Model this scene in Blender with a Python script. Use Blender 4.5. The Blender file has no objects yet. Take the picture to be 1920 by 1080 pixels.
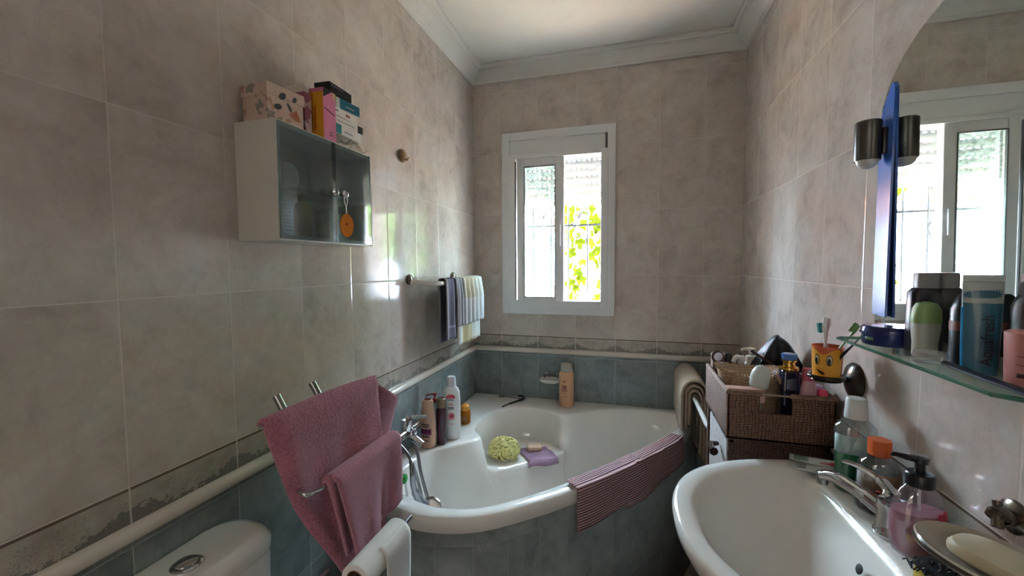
import bpy, bmesh, math, random
from mathutils import Vector, Matrix
random.seed(7)
PI = math.pi
SC = bpy.context.scene
COL = SC.collection

# ------------------------------------------------------------------ camera
CAM = (0.8199, 0.0, 1.35)
def make_camera():
    cd = bpy.data.cameras.new('camera'); co = bpy.data.objects.new('camera', cd); COL.objects.link(co)
    yaw, pitch, roll = -0.2794, -0.0561, -0.0054
    f = Vector((math.sin(yaw)*math.cos(pitch), math.cos(yaw)*math.cos(pitch), math.sin(pitch)))
    r0 = Vector((math.cos(yaw), -math.sin(yaw), 0)); u0 = r0.cross(f)
    c, s = math.cos(roll), math.sin(roll)
    r = c*r0 + s*u0; u = -s*r0 + c*u0
    m = Matrix((r, u, -f)).transposed().to_4x4(); m.translation = Vector(CAM)
    co.matrix_world = m
    cd.sensor_width = 36; cd.lens = 769.3*36/1920; cd.clip_start = 0.02; cd.clip_end = 200
    SC.camera = co
make_camera()

# ------------------------------------------------------------------ world, sun, added fill light, exposure
W, L, H = 1.317, 2.121, 2.385
Y0 = -1.15                     # wall behind the camera, with a doorway added to let fill light in
w = bpy.data.worlds.new('sky'); SC.world = w; w.use_nodes = True
bg = w.node_tree.nodes['Background']
bg.inputs[0].default_value = (0.60, 0.79, 1.0, 1); bg.inputs[1].default_value = 41.0
def lamp(name, kind, loc, energy, color, size=None, size_y=None, direction=None):
    ld = bpy.data.lights.new(name, kind); lo = bpy.data.objects.new(name, ld); COL.objects.link(lo)
    lo.location = loc; ld.energy = energy; ld.color = color
    if kind == 'AREA':
        ld.shape = 'RECTANGLE'; ld.size = size; ld.size_y = size_y
    if direction: lo.rotation_euler = Vector(direction).to_track_quat('-Z', 'Y').to_euler()
    return lo
sun = lamp('sun', 'SUN', (2, 6, 6), 50.0, (1.0, 0.88, 0.72), direction=(-0.30, -0.22, -1.0)); sun.data.angle = 0.01
lamp('hall_fill_light', 'AREA', (0.62, Y0-0.8, 2.40), 8.5, (1.0, 0.95, 0.90), 0.9, 0.9, (0, 0, -1))  # invented fill lamp, out of view, brightens the room through the doorway
portal = lamp('window_portal', 'AREA', (0.48, L+0.27, 1.42), 1, (1, 1, 1), 0.62, 0.75, (0, -1, 0)); portal.data.cycles.is_portal = True
SC.view_settings.view_transform = 'Standard'; SC.view_settings.look = 'None'
SC.view_settings.gamma = 1.0; SC.view_settings.use_curve_mapping = False
SC.view_settings.exposure = 1.98

# ------------------------------------------------------------------ helpers: tags, things
def tag(o, label=None, cat=None, group=None, kind=None):
    if label: o['label'] = label
    if cat: o['category'] = cat
    if group: o['group'] = group
    if kind: o['kind'] = kind
    return o
def thing(name, loc, label, cat, rz=0, group=None):
    o = bpy.data.objects.new(name, None); COL.objects.link(o)
    o.location = loc; o.rotation_euler = (0, 0, rz); o.empty_display_size = 0.03
    return tag(o, label, cat, group)
def obj(name, bm, mat, parent=None, loc=(0, 0, 0), rot=(0, 0, 0), smooth=True, angle=40):
    bmesh.ops.recalc_face_normals(bm, faces=bm.faces[:])
    me = bpy.data.meshes.new(name); bm.to_mesh(me); bm.free()
    for m in (mat if isinstance(mat, (list, tuple)) else [mat]): me.materials.append(m)
    o = bpy.data.objects.new(name, me); COL.objects.link(o)
    o.location = loc; o.rotation_euler = rot
    if parent: o.parent = parent
    if smooth:
        me.polygons.foreach_set('use_smooth', [True]*len(me.polygons))
        me.set_sharp_from_angle(angle=math.radians(angle))
    return o
def solid(o, th, off=0.0):
    m = o.modifiers.new('thickness', 'SOLIDIFY'); m.thickness = th; m.offset = off
    return o
def subd(o, n=1):
    m = o.modifiers.new('subdivision', 'SUBSURF'); m.levels = n; m.render_levels = n
    return o

# ------------------------------------------------------------------ helpers: shapes (append to bmesh)
def BM(): return bmesh.new()
def add_box(bm, cx, cy, cz, sx, sy, sz, bev=0.0, rot=None, seg=2):
    t = bmesh.new(); bmesh.ops.create_cube(t, size=1)
    bmesh.ops.scale(t, vec=(sx, sy, sz), verts=t.verts)
    if bev: bmesh.ops.bevel(t, geom=t.edges[:], offset=bev, segments=seg, affect='EDGES', profile=0.6)
    M = Matrix.Translation((cx, cy, cz))
    if rot: M = M @ rot
    bmesh.ops.transform(t, matrix=M, verts=t.verts)
    merge(bm, t); return bm
def merge(bm, t):
    me = bpy.data.meshes.new('tmp'); t.to_mesh(me); t.free(); bm.from_mesh(me); bpy.data.meshes.remove(me)
def box(cx, cy, cz, sx, sy, sz, bev=0.0, rot=None): return add_box(BM(), cx, cy, cz, sx, sy, sz, bev, rot)
def add_lathe(bm, prof, seg=40, sx=1, sy=1, M=None, cap=True):
    rings = []
    for (r, z) in prof:
        if r < 1e-6: rings.append([bm.verts.new((0, 0, z))])
        else: rings.append([bm.verts.new((r*math.cos(2*PI*k/seg)*sx, r*math.sin(2*PI*k/seg)*sy, z)) for k in range(seg)])
    for a, b in zip(rings, rings[1:]):
        if len(a) == 1 and len(b) == 1: continue
        for k in range(seg):
            k2 = (k+1) % seg
            if len(a) == 1: bm.faces.new((a[0], b[k], b[k2]))
            elif len(b) == 1: bm.faces.new((a[k], a[k2], b[0]))
            else: bm.faces.new((a[k], a[k2], b[k2], b[k]))
    if cap:
        for rg in (rings[0], rings[-1]):
            if len(rg) > 1: bm.faces.new(rg)
    if M is not None: bmesh.ops.transform(bm, matrix=M, verts=[v for r in rings for v in r])
    return bm
def lathe(prof, seg=40, sx=1, sy=1, M=None, cap=True): return add_lathe(BM(), prof, seg, sx, sy, M, cap)
def crom(pts, n=8, closed=False):
    P = [Vector(p) for p in pts]; out = []; N = len(P)
    rng = range(N) if closed else range(N-1)
    for i in rng:
        if closed: p0, p1, p2, p3 = P[i-1], P[i], P[(i+1) % N], P[(i+2) % N]
        else: p0, p1, p2, p3 = P[max(i-1, 0)], P[i], P[i+1], P[min(i+2, N-1)]
        for k in range(n):
            t = k/n
            out.append(0.5*((2*p1)+(p2-p0)*t+(2*p0-5*p1+4*p2-p3)*t*t+(3*p1-p0-3*p2+p3)*t**3))
    if not closed: out.append(P[-1])
    return out
def add_tube(bm, pts, r, seg=12, closed=False, cap=True, radii=None, flat=1.0):
    P = [Vector(p) for p in pts]; N = len(P); rings = []
    prev = None
    for i in range(N):
        a = P[i-1] if (i > 0 or closed) else P[i]; b = P[(i+1) % N] if (i < N-1 or closed) else P[i]
        t = (b-a); t = t.normalized() if t.length > 1e-9 else Vector((0, 0, 1))
        if prev is None:
            n = t.orthogonal().normalized()
            if abs(t.z) < 0.9: n = (Vector((0, 0, 1)) - t*t.z).normalized()
        else:
            n = (prev - t*prev.dot(t)); n = n.normalized() if n.length > 1e-6 else t.orthogonal().normalized()
        prev = n; bn = t.cross(n); rr = radii[i] if radii else r
        rings.append([bm.verts.new(P[i] + n*rr*math.cos(2*PI*k/seg)*flat + bn*rr*math.sin(2*PI*k/seg)) for k in range(seg)])
    pr = list(zip(rings, rings[1:])) + ([(rings[-1], rings[0])] if closed else [])
    for a, b in pr:
        for k in range(seg):
            k2 = (k+1) % seg; bm.faces.new((a[k], a[k2], b[k2], b[k]))
    if cap and not closed:
        bm.faces.new(rings[0]); bm.faces.new(rings[-1][::-1])
    return bm
def tube(pts, r, seg=12, **k): return add_tube(BM(), pts, r, seg, **k)
def add_loft(bm, rings, closed=True, cap0=False, cap1=False):
    V = [[bm.verts.new(p) for p in rg] for rg in rings]; n = len(V[0])
    for a, b in zip(V, V[1:]):
        for k in range(n if closed else n-1):
            k2 = (k+1) % n
            try: bm.faces.new((a[k], a[k2], b[k2], b[k]))
            except ValueError: pass
    if cap0: bm.faces.new(V[0])
    if cap1: bm.faces.new(V[-1])
    return bm
def loft(rings, **k): return add_loft(BM(), rings, **k)
def add_prism(bm, poly, z0, z1, M=None):
    a = [bm.verts.new((x, y, z0)) for x, y in poly]; b = [bm.verts.new((x, y, z1)) for x, y in poly]
    n = len(poly)
    bm.faces.new(a[::-1]); bm.faces.new(b)
    for k in range(n): bm.faces.new((a[k], a[(k+1) % n], b[(k+1) % n], b[k]))
    if M is not None: bmesh.ops.transform(bm, matrix=M, verts=a+b)
    return bm
def prism(poly, z0, z1, M=None): return add_prism(BM(), poly, z0, z1, M)
def grid(fn, nu, nv, uv=None):
    bm = BM(); V = [[bm.verts.new(fn(i/nu, j/nv)) for j in range(nv+1)] for i in range(nu+1)]
    lay = bm.loops.layers.uv.new('UVMap')
    for i in range(nu):
        for j in range(nv):
            f = bm.faces.new((V[i][j], V[i+1][j], V[i+1][j+1], V[i][j+1]))
            for lp, (a, b) in zip(f.loops, ((i, j), (i+1, j), (i+1, j+1), (i, j+1))):
                lp[lay].uv = (a/nu, b/nv) if uv is None else uv(a/nu, b/nv)
    return bm
def rrect(sx, sy, r, n=5):
    out = []
    for cx, cy, a0 in ((sx/2-r, sy/2-r, 0), (-sx/2+r, sy/2-r, 90), (-sx/2+r, -sy/2+r, 180), (sx/2-r, -sy/2+r, 270)):
        for k in range(n+1):
            a = math.radians(a0+90*k/n); out.append((cx+r*math.cos(a), cy+r*math.sin(a)))
    return out
def RX(a): return Matrix.Rotation(a, 4, 'X')
def RY(a): return Matrix.Rotation(a, 4, 'Y')
def RZ(a): return Matrix.Rotation(a, 4, 'Z')
def T(x, y, z): return Matrix.Translation((x, y, z))
def text(name, s, size, M, mat, parent, ext=0.0004, align='CENTER'):
    c = bpy.data.curves.new(name, 'FONT'); c.body = s; c.size = size; c.extrude = ext; c.align_x = align; c.align_y = 'CENTER'
    to = bpy.data.objects.new(name+'_c', c); COL.objects.link(to)
    dg = bpy.context.evaluated_depsgraph_get(); me = bpy.data.meshes.new_from_object(to.evaluated_get(dg))
    bpy.data.objects.remove(to); me.materials.clear(); me.materials.append(mat); me.transform(M)
    o = bpy.data.objects.new(name, me); COL.objects.link(o); o.parent = parent
    return o

# ------------------------------------------------------------------ materials
def srgb(r, g, b):
    f = lambda c: ((c/255+0.055)/1.055)**2.4 if c > 10 else c/255/12.92
    return (f(r), f(g), f(b), 1)
class NT:
    def __init__(s, name):
        s.m = bpy.data.materials.new(name); s.m.use_nodes = True; s.t = s.m.node_tree; s.n = s.t.nodes
        s.b = s.n['Principled BSDF']; s.out = s.n['Material Output']
    def add(s, ty, **kw):
        n = s.n.new(ty)
        for k, v in kw.items():
            if k.startswith('_'): setattr(n, k[1:], v)
        return n
    def link(s, a, b): s.t.links.new(a, b)
    def setin(s, sock, v):
        if hasattr(v, 'links') or isinstance(v, bpy.types.NodeSocket): s.link(v, sock)
        else: sock.default_value = v
    def math(s, op, a, b=None, c=None):
        n = s.n.new('ShaderNodeMath'); n.operation = op
        s.setin(n.inputs[0], a)
        if b is not None: s.setin(n.inputs[1], b)
        if c is not None: s.setin(n.inputs[2], c)
        return n.outputs[0]
    def noise(s, vec, scale, detail=4, rough=0.55, dist=0.0):
        n = s.n.new('ShaderNodeTexNoise'); n.inputs['Scale'].default_value = scale; n.inputs['Detail'].default_value = detail
        n.inputs['Roughness'].default_value = rough; n.inputs['Distortion'].default_value = dist
        if vec is not None: s.link(vec, n.inputs['Vector'])
        return n.outputs['Fac']
    def ramp(s, fac, stops):
        n = s.n.new('ShaderNodeValToRGB'); s.link(fac, n.inputs[0]); e = n.color_ramp.elements
        while len(e) < len(stops): e.new(0.5)
        for i, (p, c) in enumerate(stops): e[i].position = p; e[i].color = c
        return n.outputs[0]
    def mix(s, f, a, b, mode='MIX'):
        n = s.n.new('ShaderNodeMix'); n.data_type = 'RGBA'; n.blend_type = mode
        s.setin(n.inputs[0], f); s.setin(n.inputs[6], a); s.setin(n.inputs[7], b)
        return n.outputs[2]
    def bump(s, h, strength, dist=0.002, normal=None):
        n = s.n.new('ShaderNodeBump'); n.inputs['Strength'].default_value = strength; n.inputs['Distance'].default_value = dist
        s.link(h, n.inputs['Height'])
        if normal is not None: s.link(normal, n.inputs['Normal'])
        return n.outputs[0]
def pbr(name, col, rough=0.5, metal=0.0, var=0.06, bump=0.0, bscale=60, spec=0.5, trans=0.0, ior=1.45, coat=0.0, sheen=0.0):
    m = NT(name); tc = m.add('ShaderNodeTexCoord').outputs['Object']
    c = col if len(col) == 4 else srgb(*col)
    if var:
        nz = m.noise(tc, 14, 3)
        lo = tuple(x*(1-var) for x in c[:3])+(1,); hi = tuple(min(1, x*(1+var)) for x in c[:3])+(1,)
        m.link(m.ramp(nz, [(0.3, lo), (0.7, hi)]), m.b.inputs['Base Color'])
    else: m.b.inputs['Base Color'].default_value = c
    m.b.inputs['Roughness'].default_value = rough; m.b.inputs['Metallic'].default_value = metal
    m.b.inputs['Specular IOR Level'].default_value = spec; m.b.inputs['IOR'].default_value = ior
    m.b.inputs['Transmission Weight'].default_value = trans; m.b.inputs['Coat Weight'].default_value = coat
    m.b.inputs['Sheen Weight'].default_value = sheen
    if bump: m.link(m.bump(m.noise(tc, bscale, 3), bump), m.b.inputs['Normal'])
    return m.m

def tile_mat(name, w_, h_, ou, ov, stops, grout, gloss=0.10, gw=0.0018, varamp=0.10, skip_u=None, veins=True):
    """glazed ceramic tiles laid in straight rows; the UV map is in metres"""
    m = NT(name); uv = m.add('ShaderNodeUVMap', _uv_map='UVMap').outputs[0]
    sp = m.add('ShaderNodeSeparateXYZ'); m.link(uv, sp.inputs[0])
    u = m.math('DIVIDE', m.math('SUBTRACT', sp.outputs[0], ou), w_); v = m.math('DIVIDE', m.math('SUBTRACT', sp.outputs[1], ov), h_)
    iu = m.math('FLOOR', u); iv = m.math('FLOOR', v); fu = m.math('FRACT', u); fv = m.math('FRACT', v)
    du = m.math('MULTIPLY', m.math('MINIMUM', fu, m.math('SUBTRACT', 1.0, fu)), w_)
    dv = m.math('MULTIPLY', m.math('MINIMUM', fv, m.math('SUBTRACT', 1.0, fv)), h_)
    d = m.math('MINIMUM', du, dv)
    edge = m.math('LESS_THAN', d, gw*0.55)
    cell = m.add('ShaderNodeCombineXYZ'); m.link(iu, cell.inputs[0]); m.link(iv, cell.inputs[1])
    wn = m.add('ShaderNodeTexWhiteNoise', _noise_dimensions='3D'); m.link(cell.outputs[0], wn.inputs['Vector'])
    off = m.add('ShaderNodeVectorMath', _operation='SCALE'); m.link(wn.outputs['Color'], off.inputs[0]); off.inputs[3].default_value = 9.0
    co = m.add('ShaderNodeVectorMath', _operation='ADD'); m.link(uv, co.inputs[0]); m.link(off.outputs[0], co.inputs[1])
    n1 = m.noise(co.outputs[0], 7, 6, 0.62, 0.6); n2 = m.noise(co.outputs[0], 38, 5, 0.65, 0.3)
    k = m.math('ADD', m.math('MULTIPLY', n1, 0.72), m.math('MULTIPLY', n2, 0.28))
    col = m.ramp(k, stops)
    if veins:
        mp = m.add('ShaderNodeMapping'); mp.inputs['Scale'].default_value = (1.0, 0.42, 1); mp.inputs['Rotation'].default_value = (0, 0, 0.5)
        m.link(co.outputs[0], mp.inputs[0])
        vn = m.noise(mp.outputs[0], 11, 5, 0.6, 1.3)
        vein = m.math('SUBTRACT', 1.0, m.math('MINIMUM', 1.0, m.math('MULTIPLY', m.math('ABSOLUTE', m.math('SUBTRACT', vn, 0.5)), 38.0)))
        col = m.mix(m.math('MULTIPLY', vein, 0.16), col, stops[0][1])
    tint = m.math('ADD', 1.0-varamp/2, m.math('MULTIPLY', wn.outputs['Value'], varamp))
    tc = m.add('ShaderNodeCombineColor'); [m.link(tint, tc.inputs[i]) for i in range(3)]
    col = m.mix(1.0, col, tc.outputs[0], 'MULTIPLY')
    col = m.mix(edge, col, grout)
    m.link(col, m.b.inputs['Base Color'])
    m.link(m.math('ADD', gloss, m.math('MULTIPLY', edge, 0.5)), m.b.inputs['Roughness'])
    m.b.inputs['Specular IOR Level'].default_value = 0.20
    e2 = m.math('MINIMUM', 1.0, m.math('DIVIDE', d, gw*2.2))
    hh = m.math('ADD', e2, m.math('MULTIPLY', m.noise(co.outputs[0], 5, 2), 0.35))
    m.link(m.bump(hh, 0.35, 0.0012), m.b.inputs['Normal'])
    return m.m
BEIGE = [(0.28, srgb(166, 152, 142)), (0.46, srgb(192, 180, 170)), (0.62, srgb(206, 195, 186)), (0.8, srgb(216, 206, 198))]
GREEN = [(0.28, srgb(94, 99, 99)), (0.46, srgb(124, 131, 130)), (0.62, srgb(141, 147, 145)), (0.8, srgb(158, 163, 160))]
GROUT = srgb(206, 196, 186)
TH, ZM = 0.3215, 1.295
def walltiles(nm, ou): return (tile_mat('beige_tile_'+nm, .2, TH, ou, ZM, BEIGE, GROUT), tile_mat('green_tile_'+nm, .2, TH, ou, 0.867, GREEN, srgb(160, 166, 162), veins=True))
def border_mat(nm, ou):
    m = NT('border_tile_'+nm); uv = m.add('ShaderNodeUVMap', _uv_map='UVMap').outputs[0]
    sp = m.add('ShaderNodeSeparateXYZ'); m.link(uv, sp.inputs[0])
    u = m.math('DIVIDE', m.math('SUBTRACT', sp.outputs[0], ou), .2); fu = m.math('FRACT', u)
    v = m.math('DIVIDE', m.math('SUBTRACT', sp.outputs[1], 0.905), 0.067)
    # printed landscape frieze: low hills that rise towards both ends of each tile, leafy sprigs above
    cz = m.math('ABSOLUTE', m.math('SUBTRACT', m.math('MULTIPLY', fu, 2.0), 1.0))
    n1 = m.noise(uv, 90, 5, 0.7); n2 = m.noise(uv, 260, 4, 0.7); nb = m.noise(uv, 28, 4)
    hgt = m.math('ADD', m.math('MULTIPLY', m.math('POWER', cz, 1.4), 0.42), m.math('ADD', 0.02, m.math('MULTIPLY', m.math('SUBTRACT', n1, 0.42), 1.1)))
    dark = m.math('LESS_THAN', v, hgt)
    sprig = m.math('MULTIPLY', m.math('GREATER_THAN', n2, 0.56), m.math('MULTIPLY', m.math('LESS_THAN', v, 0.78), m.math('LESS_THAN', cz, 0.45)))
    base = m.ramp(nb, [(0.3, srgb(158, 148, 136)), (0.7, srgb(182, 172, 160))])
    dk = m.ramp(n2, [(0.35, srgb(78, 80, 78)), (0.65, srgb(118, 116, 108))])
    c = m.mix(m.math('MULTIPLY', dark, 0.75), base, dk); c = m.mix(m.math('MULTIPLY', sprig, 0.5), c, dk)
    line = m.math('GREATER_THAN', v, 0.93); c = m.mix(line, c, srgb(106, 90, 78))
    e = m.math('LESS_THAN', m.math('MINIMUM', fu, m.math('SUBTRACT', 1.0, fu)), 0.007); c = m.mix(e, c, GROUT)
    m.link(c, m.b.inputs['Base Color']); m.b.inputs['Roughness'].default_value = 0.14
    hh = m.math('ADD', m.math('MULTIPLY', dark, 0.5), m.math('MULTIPLY', m.noise(uv, 14, 2), 0.4)); m.link(m.bump(hh, 0.2, 0.001), m.b.inputs['Normal'])
    return m.m
WHITE_CER = pbr('white_ceramic', (226, 221, 214), 0.09, var=0.015, coat=0.3)
WHITE_ENAMEL = pbr('white_bath_enamel', (228, 222, 214), 0.11, var=0.02, coat=0.3)
CREAM_CER = pbr('cream_ceramic', (214, 206, 194), 0.15, var=0.03)
PLASTER = pbr('ceiling_paint', (214, 209, 202), 0.9, var=0.03, bump=0.1, bscale=180)
STUCCO = pbr('crown_plaster', (216, 211, 204), 0.85, var=0.03, bump=0.1, bscale=90)
RAILM = pbr('rail_glaze', (206, 196, 184), 0.12, var=0.04)
PVC = pbr('white_aluminium', (222, 222, 222), 0.35, var=0.02)
GASKET = pbr('grey_gasket', (84, 84, 88), 0.6)
CHROME = pbr('chrome', (206, 206, 208), 0.10, 1.0, var=0.03)
CHROME_D = pbr('brushed_steel', (150, 148, 148), 0.28, 1.0, var=0.05)
BRONZE = pbr('dark_bronze', (66, 58, 52), 0.22, 0.6, var=0.2)
BRONZE_L = pbr('aged_bronze', (112, 100, 88), 0.25, 0.85, var=0.25)
BLACK = pbr('black_plastic', (22, 22, 24), 0.3)
BLACKM = pbr('black_matte', (16, 16, 18), 0.7)
WHITEP = pbr('white_plastic', (226, 226, 224), 0.3, var=0.02)
NAVY = pbr('navy_glass', (20, 24, 52), 0.1, coat=0.5)
GOLD = pbr('gold', (212, 170, 80), 0.15, 1.0)
def clearglass(name, col, rough=0.02, ior=1.45):
    return pbr(name, col, rough, 0, var=0, trans=1.0, ior=ior)
GLASS = clearglass('clear_plastic', (238, 240, 240), 0.05, 1.3)
def thin_glass(name, tint, gloss=0.12, fr=0.03, diff=0.0, dcol=(0.8, 0.8, 0.8, 1)):
    m = NT(name); m.n.remove(m.b)
    tr = m.add('ShaderNodeBsdfTransparent'); tr.inputs[0].default_value = tint
    gl = m.add('ShaderNodeBsdfGlossy'); gl.inputs['Roughness'].default_value = fr
    last = tr.outputs[0]
    if diff:
        tl = m.add('ShaderNodeBsdfTranslucent'); tl.inputs[0].default_value = dcol
        df = m.add('ShaderNodeBsdfDiffuse'); df.inputs[0].default_value = dcol
        md = m.add('ShaderNodeMixShader'); md.inputs[0].default_value = 0.4; m.link(tl.outputs[0], md.inputs[1]); m.link(df.outputs[0], md.inputs[2])
        mx = m.add('ShaderNodeMixShader'); mx.inputs[0].default_value = diff; m.link(last, mx.inputs[1]); m.link(md.outputs[0], mx.inputs[2]); last = mx.outputs[0]
    mx = m.add('ShaderNodeMixShader'); mx.inputs[0].default_value = gloss; m.link(last, mx.inputs[1]); m.link(gl.outputs[0], mx.inputs[2])
    m.link(mx.outputs[0], m.out.inputs[0]); return m.m
def frosted_mat():
    m = NT('pebbled_glass'); m.n.remove(m.b)
    tr = m.add('ShaderNodeBsdfTransparent'); m.link(m.ramp(m.noise(m.add('ShaderNodeTexCoord').outputs['Object'], 90, 2), [(0.3, (.66, .72, .70, 1)), (0.65, (.95, 1, .98, 1))]), tr.inputs[0])
    tl = m.add('ShaderNodeBsdfTranslucent'); tl.inputs[0].default_value = (0.9, 0.95, 0.93, 1)
    gl = m.add('ShaderNodeBsdfGlossy'); gl.inputs['Roughness'].default_value = 0.15
    tc = m.add('ShaderNodeTexCoord').outputs['Object']; mp = m.add('ShaderNodeMapping'); mp.inputs['Scale'].default_value = (1, 1, 2.6); m.link(tc, mp.inputs[0])
    nz = m.noise(mp.outputs[0], 95, 2); bp = m.bump(nz, 0.6, 0.004); m.link(bp, gl.inputs['Normal']); m.link(bp, tl.inputs['Normal'])
    f = m.math('ADD', 0.004, m.math('MULTIPLY', nz, 0.012))
    a = m.add('ShaderNodeMixShader'); m.link(f, a.inputs[0]); m.link(tr.outputs[0], a.inputs[1]); m.link(tl.outputs[0], a.inputs[2])
    b = m.add('ShaderNodeMixShader'); b.inputs[0].default_value = 0.06; m.link(a.outputs[0], b.inputs[1]); m.link(gl.outputs[0], b.inputs[2])
    m.link(b.outputs[0], m.out.inputs[0]); return m.m
def terry(name, col, dark=0.72, scale=260, b=0.9):
    m = NT(name); tc = m.add('ShaderNodeTexCoord').outputs['Object']
    c = srgb(*col); n = m.noise(tc, scale, 3, 0.6); n2 = m.noise(tc, 18, 3)
    lo = tuple(x*dark for x in c[:3])+(1,)
    k = m.math('ADD', m.math('MULTIPLY', n, 0.75), m.math('MULTIPLY', n2, 0.25))
    m.link(m.ramp(k, [(0.36, lo), (0.62, c)]), m.b.inputs['Base Color']); m.b.inputs['Roughness'].default_value = 0.95
    m.b.inputs['Sheen Weight'].default_value = 0.25; m.b.inputs['Specular IOR Level'].default_value = 0.1
    m.link(m.bump(n, b, 0.004), m.b.inputs['Normal']); return m.m
def wicker(name, c1, c2, su=70, sv=90):
    m = NT(name); tc = m.add('ShaderNodeTexCoord').outputs['Object']
    sp = m.add('ShaderNodeSeparateXYZ'); m.link(tc, sp.inputs[0])
    jit = m.noise(tc, 22, 2)
    a = m.math('SINE', m.math('MULTIPLY', m.math('ADD', m.math('ADD', sp.outputs[0], sp.outputs[1]), m.math('MULTIPLY', jit, .02)), su*6.28))
    b_ = m.math('SINE', m.math('ADD', m.math('MULTIPLY', m.math('ADD', sp.outputs[2], m.math('MULTIPLY', jit, .012)), sv*6.28), m.math('MULTIPLY', m.math('SIGN', a), 1.57)))
    n = m.noise(tc, 170, 5, 0.75); n3 = m.noise(tc, 60, 3)
    h = m.math('ADD', m.math('MULTIPLY', m.math('ADD', m.math('ABSOLUTE', b_), m.math('ABSOLUTE', a)), .28), m.math('ADD', m.math('MULTIPLY', n, 0.75), m.math('MULTIPLY', n3, .25)))
    m.link(m.ramp(m.math('MULTIPLY', h, 0.8), [(0.42, srgb(*c1)), (0.85, srgb(*c2))]), m.b.inputs['Base Color'])
    m.b.inputs['Roughness'].default_value = 0.65; m.link(m.bump(h, 0.9, 0.003), m.b.inputs['Normal']); return m.m
def card(name, base, spots, scale=40, thr=0.6, rough=0.5):
    m = NT(name); tc = m.add('ShaderNodeTexCoord').outputs['Object']
    n = m.noise(tc, scale, 2, 0.5); n2 = m.noise(tc, scale*0.6, 2)
    c = m.ramp(n, [(0.0, srgb(*base)), (thr, srgb(*base)), (thr+0.02, srgb(*spots[0])), (1, srgb(*spots[0]))])
    if len(spots) > 1:
        g = m.math('GREATER_THAN', n2, thr); c = m.mix(g, c, srgb(*spots[1]))
    m.link(c, m.b.inputs['Base Color']); m.b.inputs['Roughness'].default_value = rough; return m.m

# ------------------------------------------------------------------ the room
def quadslab(bm, u0, u1, z0, z1, place, th, normal):
    """a wall piece: thick slab, UV in metres on every face"""
    lay = bm.loops.layers.uv.get('UVMap') or bm.loops.layers.uv.new('UVMap')
    pts = {}
    for a, uu in enumerate((u0, u1)):
        for b, zz in enumerate((z0, z1)):
            for c, d in enumerate((0, th)):
                p = place(uu, zz); pts[a, b, c] = bm.verts.new((p[0]+normal[0]*d, p[1]+normal[1]*d, p[2]))
    uvs = {0: u0, 1: u1}; zvs = {0: z0, 1: z1}
    for idx in (((0,0,0),(1,0,0),(1,1,0),(0,1,0)), ((0,0,1),(0,1,1),(1,1,1),(1,0,1)), ((0,0,0),(0,1,0),(0,1,1),(0,0,1)),
                ((1,0,0),(1,0,1),(1,1,1),(1,1,0)), ((0,0,0),(0,0,1),(1,0,1),(1,0,0)), ((0,1,0),(1,1,0),(1,1,1),(0,1,1))):
        f = bm.faces.new([pts[i] for i in idx])
        for lp, i in zip(f.loops, idx): lp[lay].uv = (uvs[i[0]], zvs[i[1]])
def wall(name, pieces, place, normal, mats, th=0.12):
    """pieces (u0, u1, z0, z1); each is cut at the border rows so every band has its own tile"""
    bm = BM(); bands = ((0, 0.887, 1), (0.887, 0.972, 2), (0.972, H+0.1, 0))
    for (u0, u1, z0, z1) in pieces:
        for (b0, b1, mi) in bands:
            a, b = max(z0, b0), min(z1, b1)
            if b-a > 1e-4:
                n0 = len(bm.faces); quadslab(bm, u0, u1, a, b, place, th, normal); bm.faces.ensure_lookup_table()
                for f in bm.faces[n0:]: f.material_index = mi
    o = obj(name, bm, mats, smooth=False); tag(o, kind='structure'); return o
ML = walltiles('left', .4748); MB_ = walltiles('back', .153); MR = walltiles('right', 1.4886)
BL, BB, BR = border_mat('left', .4748), border_mat('back', .153), border_mat('right', 1.4886)
T_ = 0.12
wall('wall_left', [(Y0-T_, L, 0, H+.1)], lambda u, z: (0, u, z), (-1, 0), [ML[0], ML[1], BL])
wall('wall_right', [(Y0-T_, L, 0, H+.1)], lambda u, z: (W, u, z), (1, 0), [MR[0], MR[1], BR])
WX0, WX1, WZ0, WZ1 = 0.200, 0.712, 1.125, 2.02          # hole in the back wall
wall('wall_back', [(-T_, WX0, 0, H+.1), (WX1, W+T_, 0, H+.1), (WX0, WX1, 0, WZ0), (WX0, WX1, WZ1, H+.1)], lambda u, z: (u, L, z), (0, 1), [MB_[0], MB_[1], BB], th=0.22)
wall('wall_front', [(0, 0.22, 0, H+.1), (1.02, W, 0, H+.1), (0.22, 1.02, 2.05, H+.1)], lambda u, z: (u, Y0, z), (0, -1), [MB_[0], MB_[1], BB])
FLOORM = tile_mat('floor_tile', .33, .33, 0.1, 0.1, [(0.28, srgb(118, 102, 92)), (0.46, srgb(140, 124, 112)), (0.62, srgb(150, 134, 122)), (0.8, srgb(162, 148, 136))], srgb(120, 110, 100), 0.2)
bm = BM(); lay = bm.loops.layers.uv.new('UVMap'); add_box(bm, W/2, (Y0+L)/2-.5, -0.05, W+.2, L-Y0+1.2, 0.1)
for f in bm.faces:
    for lp in f.loops: lp[lay].uv = (lp.vert.co.x, lp.vert.co.y)
tag(obj('floor', bm, FLOORM, smooth=False), kind='structure')
tag(obj('ceiling', box(W/2, (Y0+L)/2, H+.05, W, L-Y0, 0.1), PLASTER, smooth=False), kind='structure')
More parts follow.
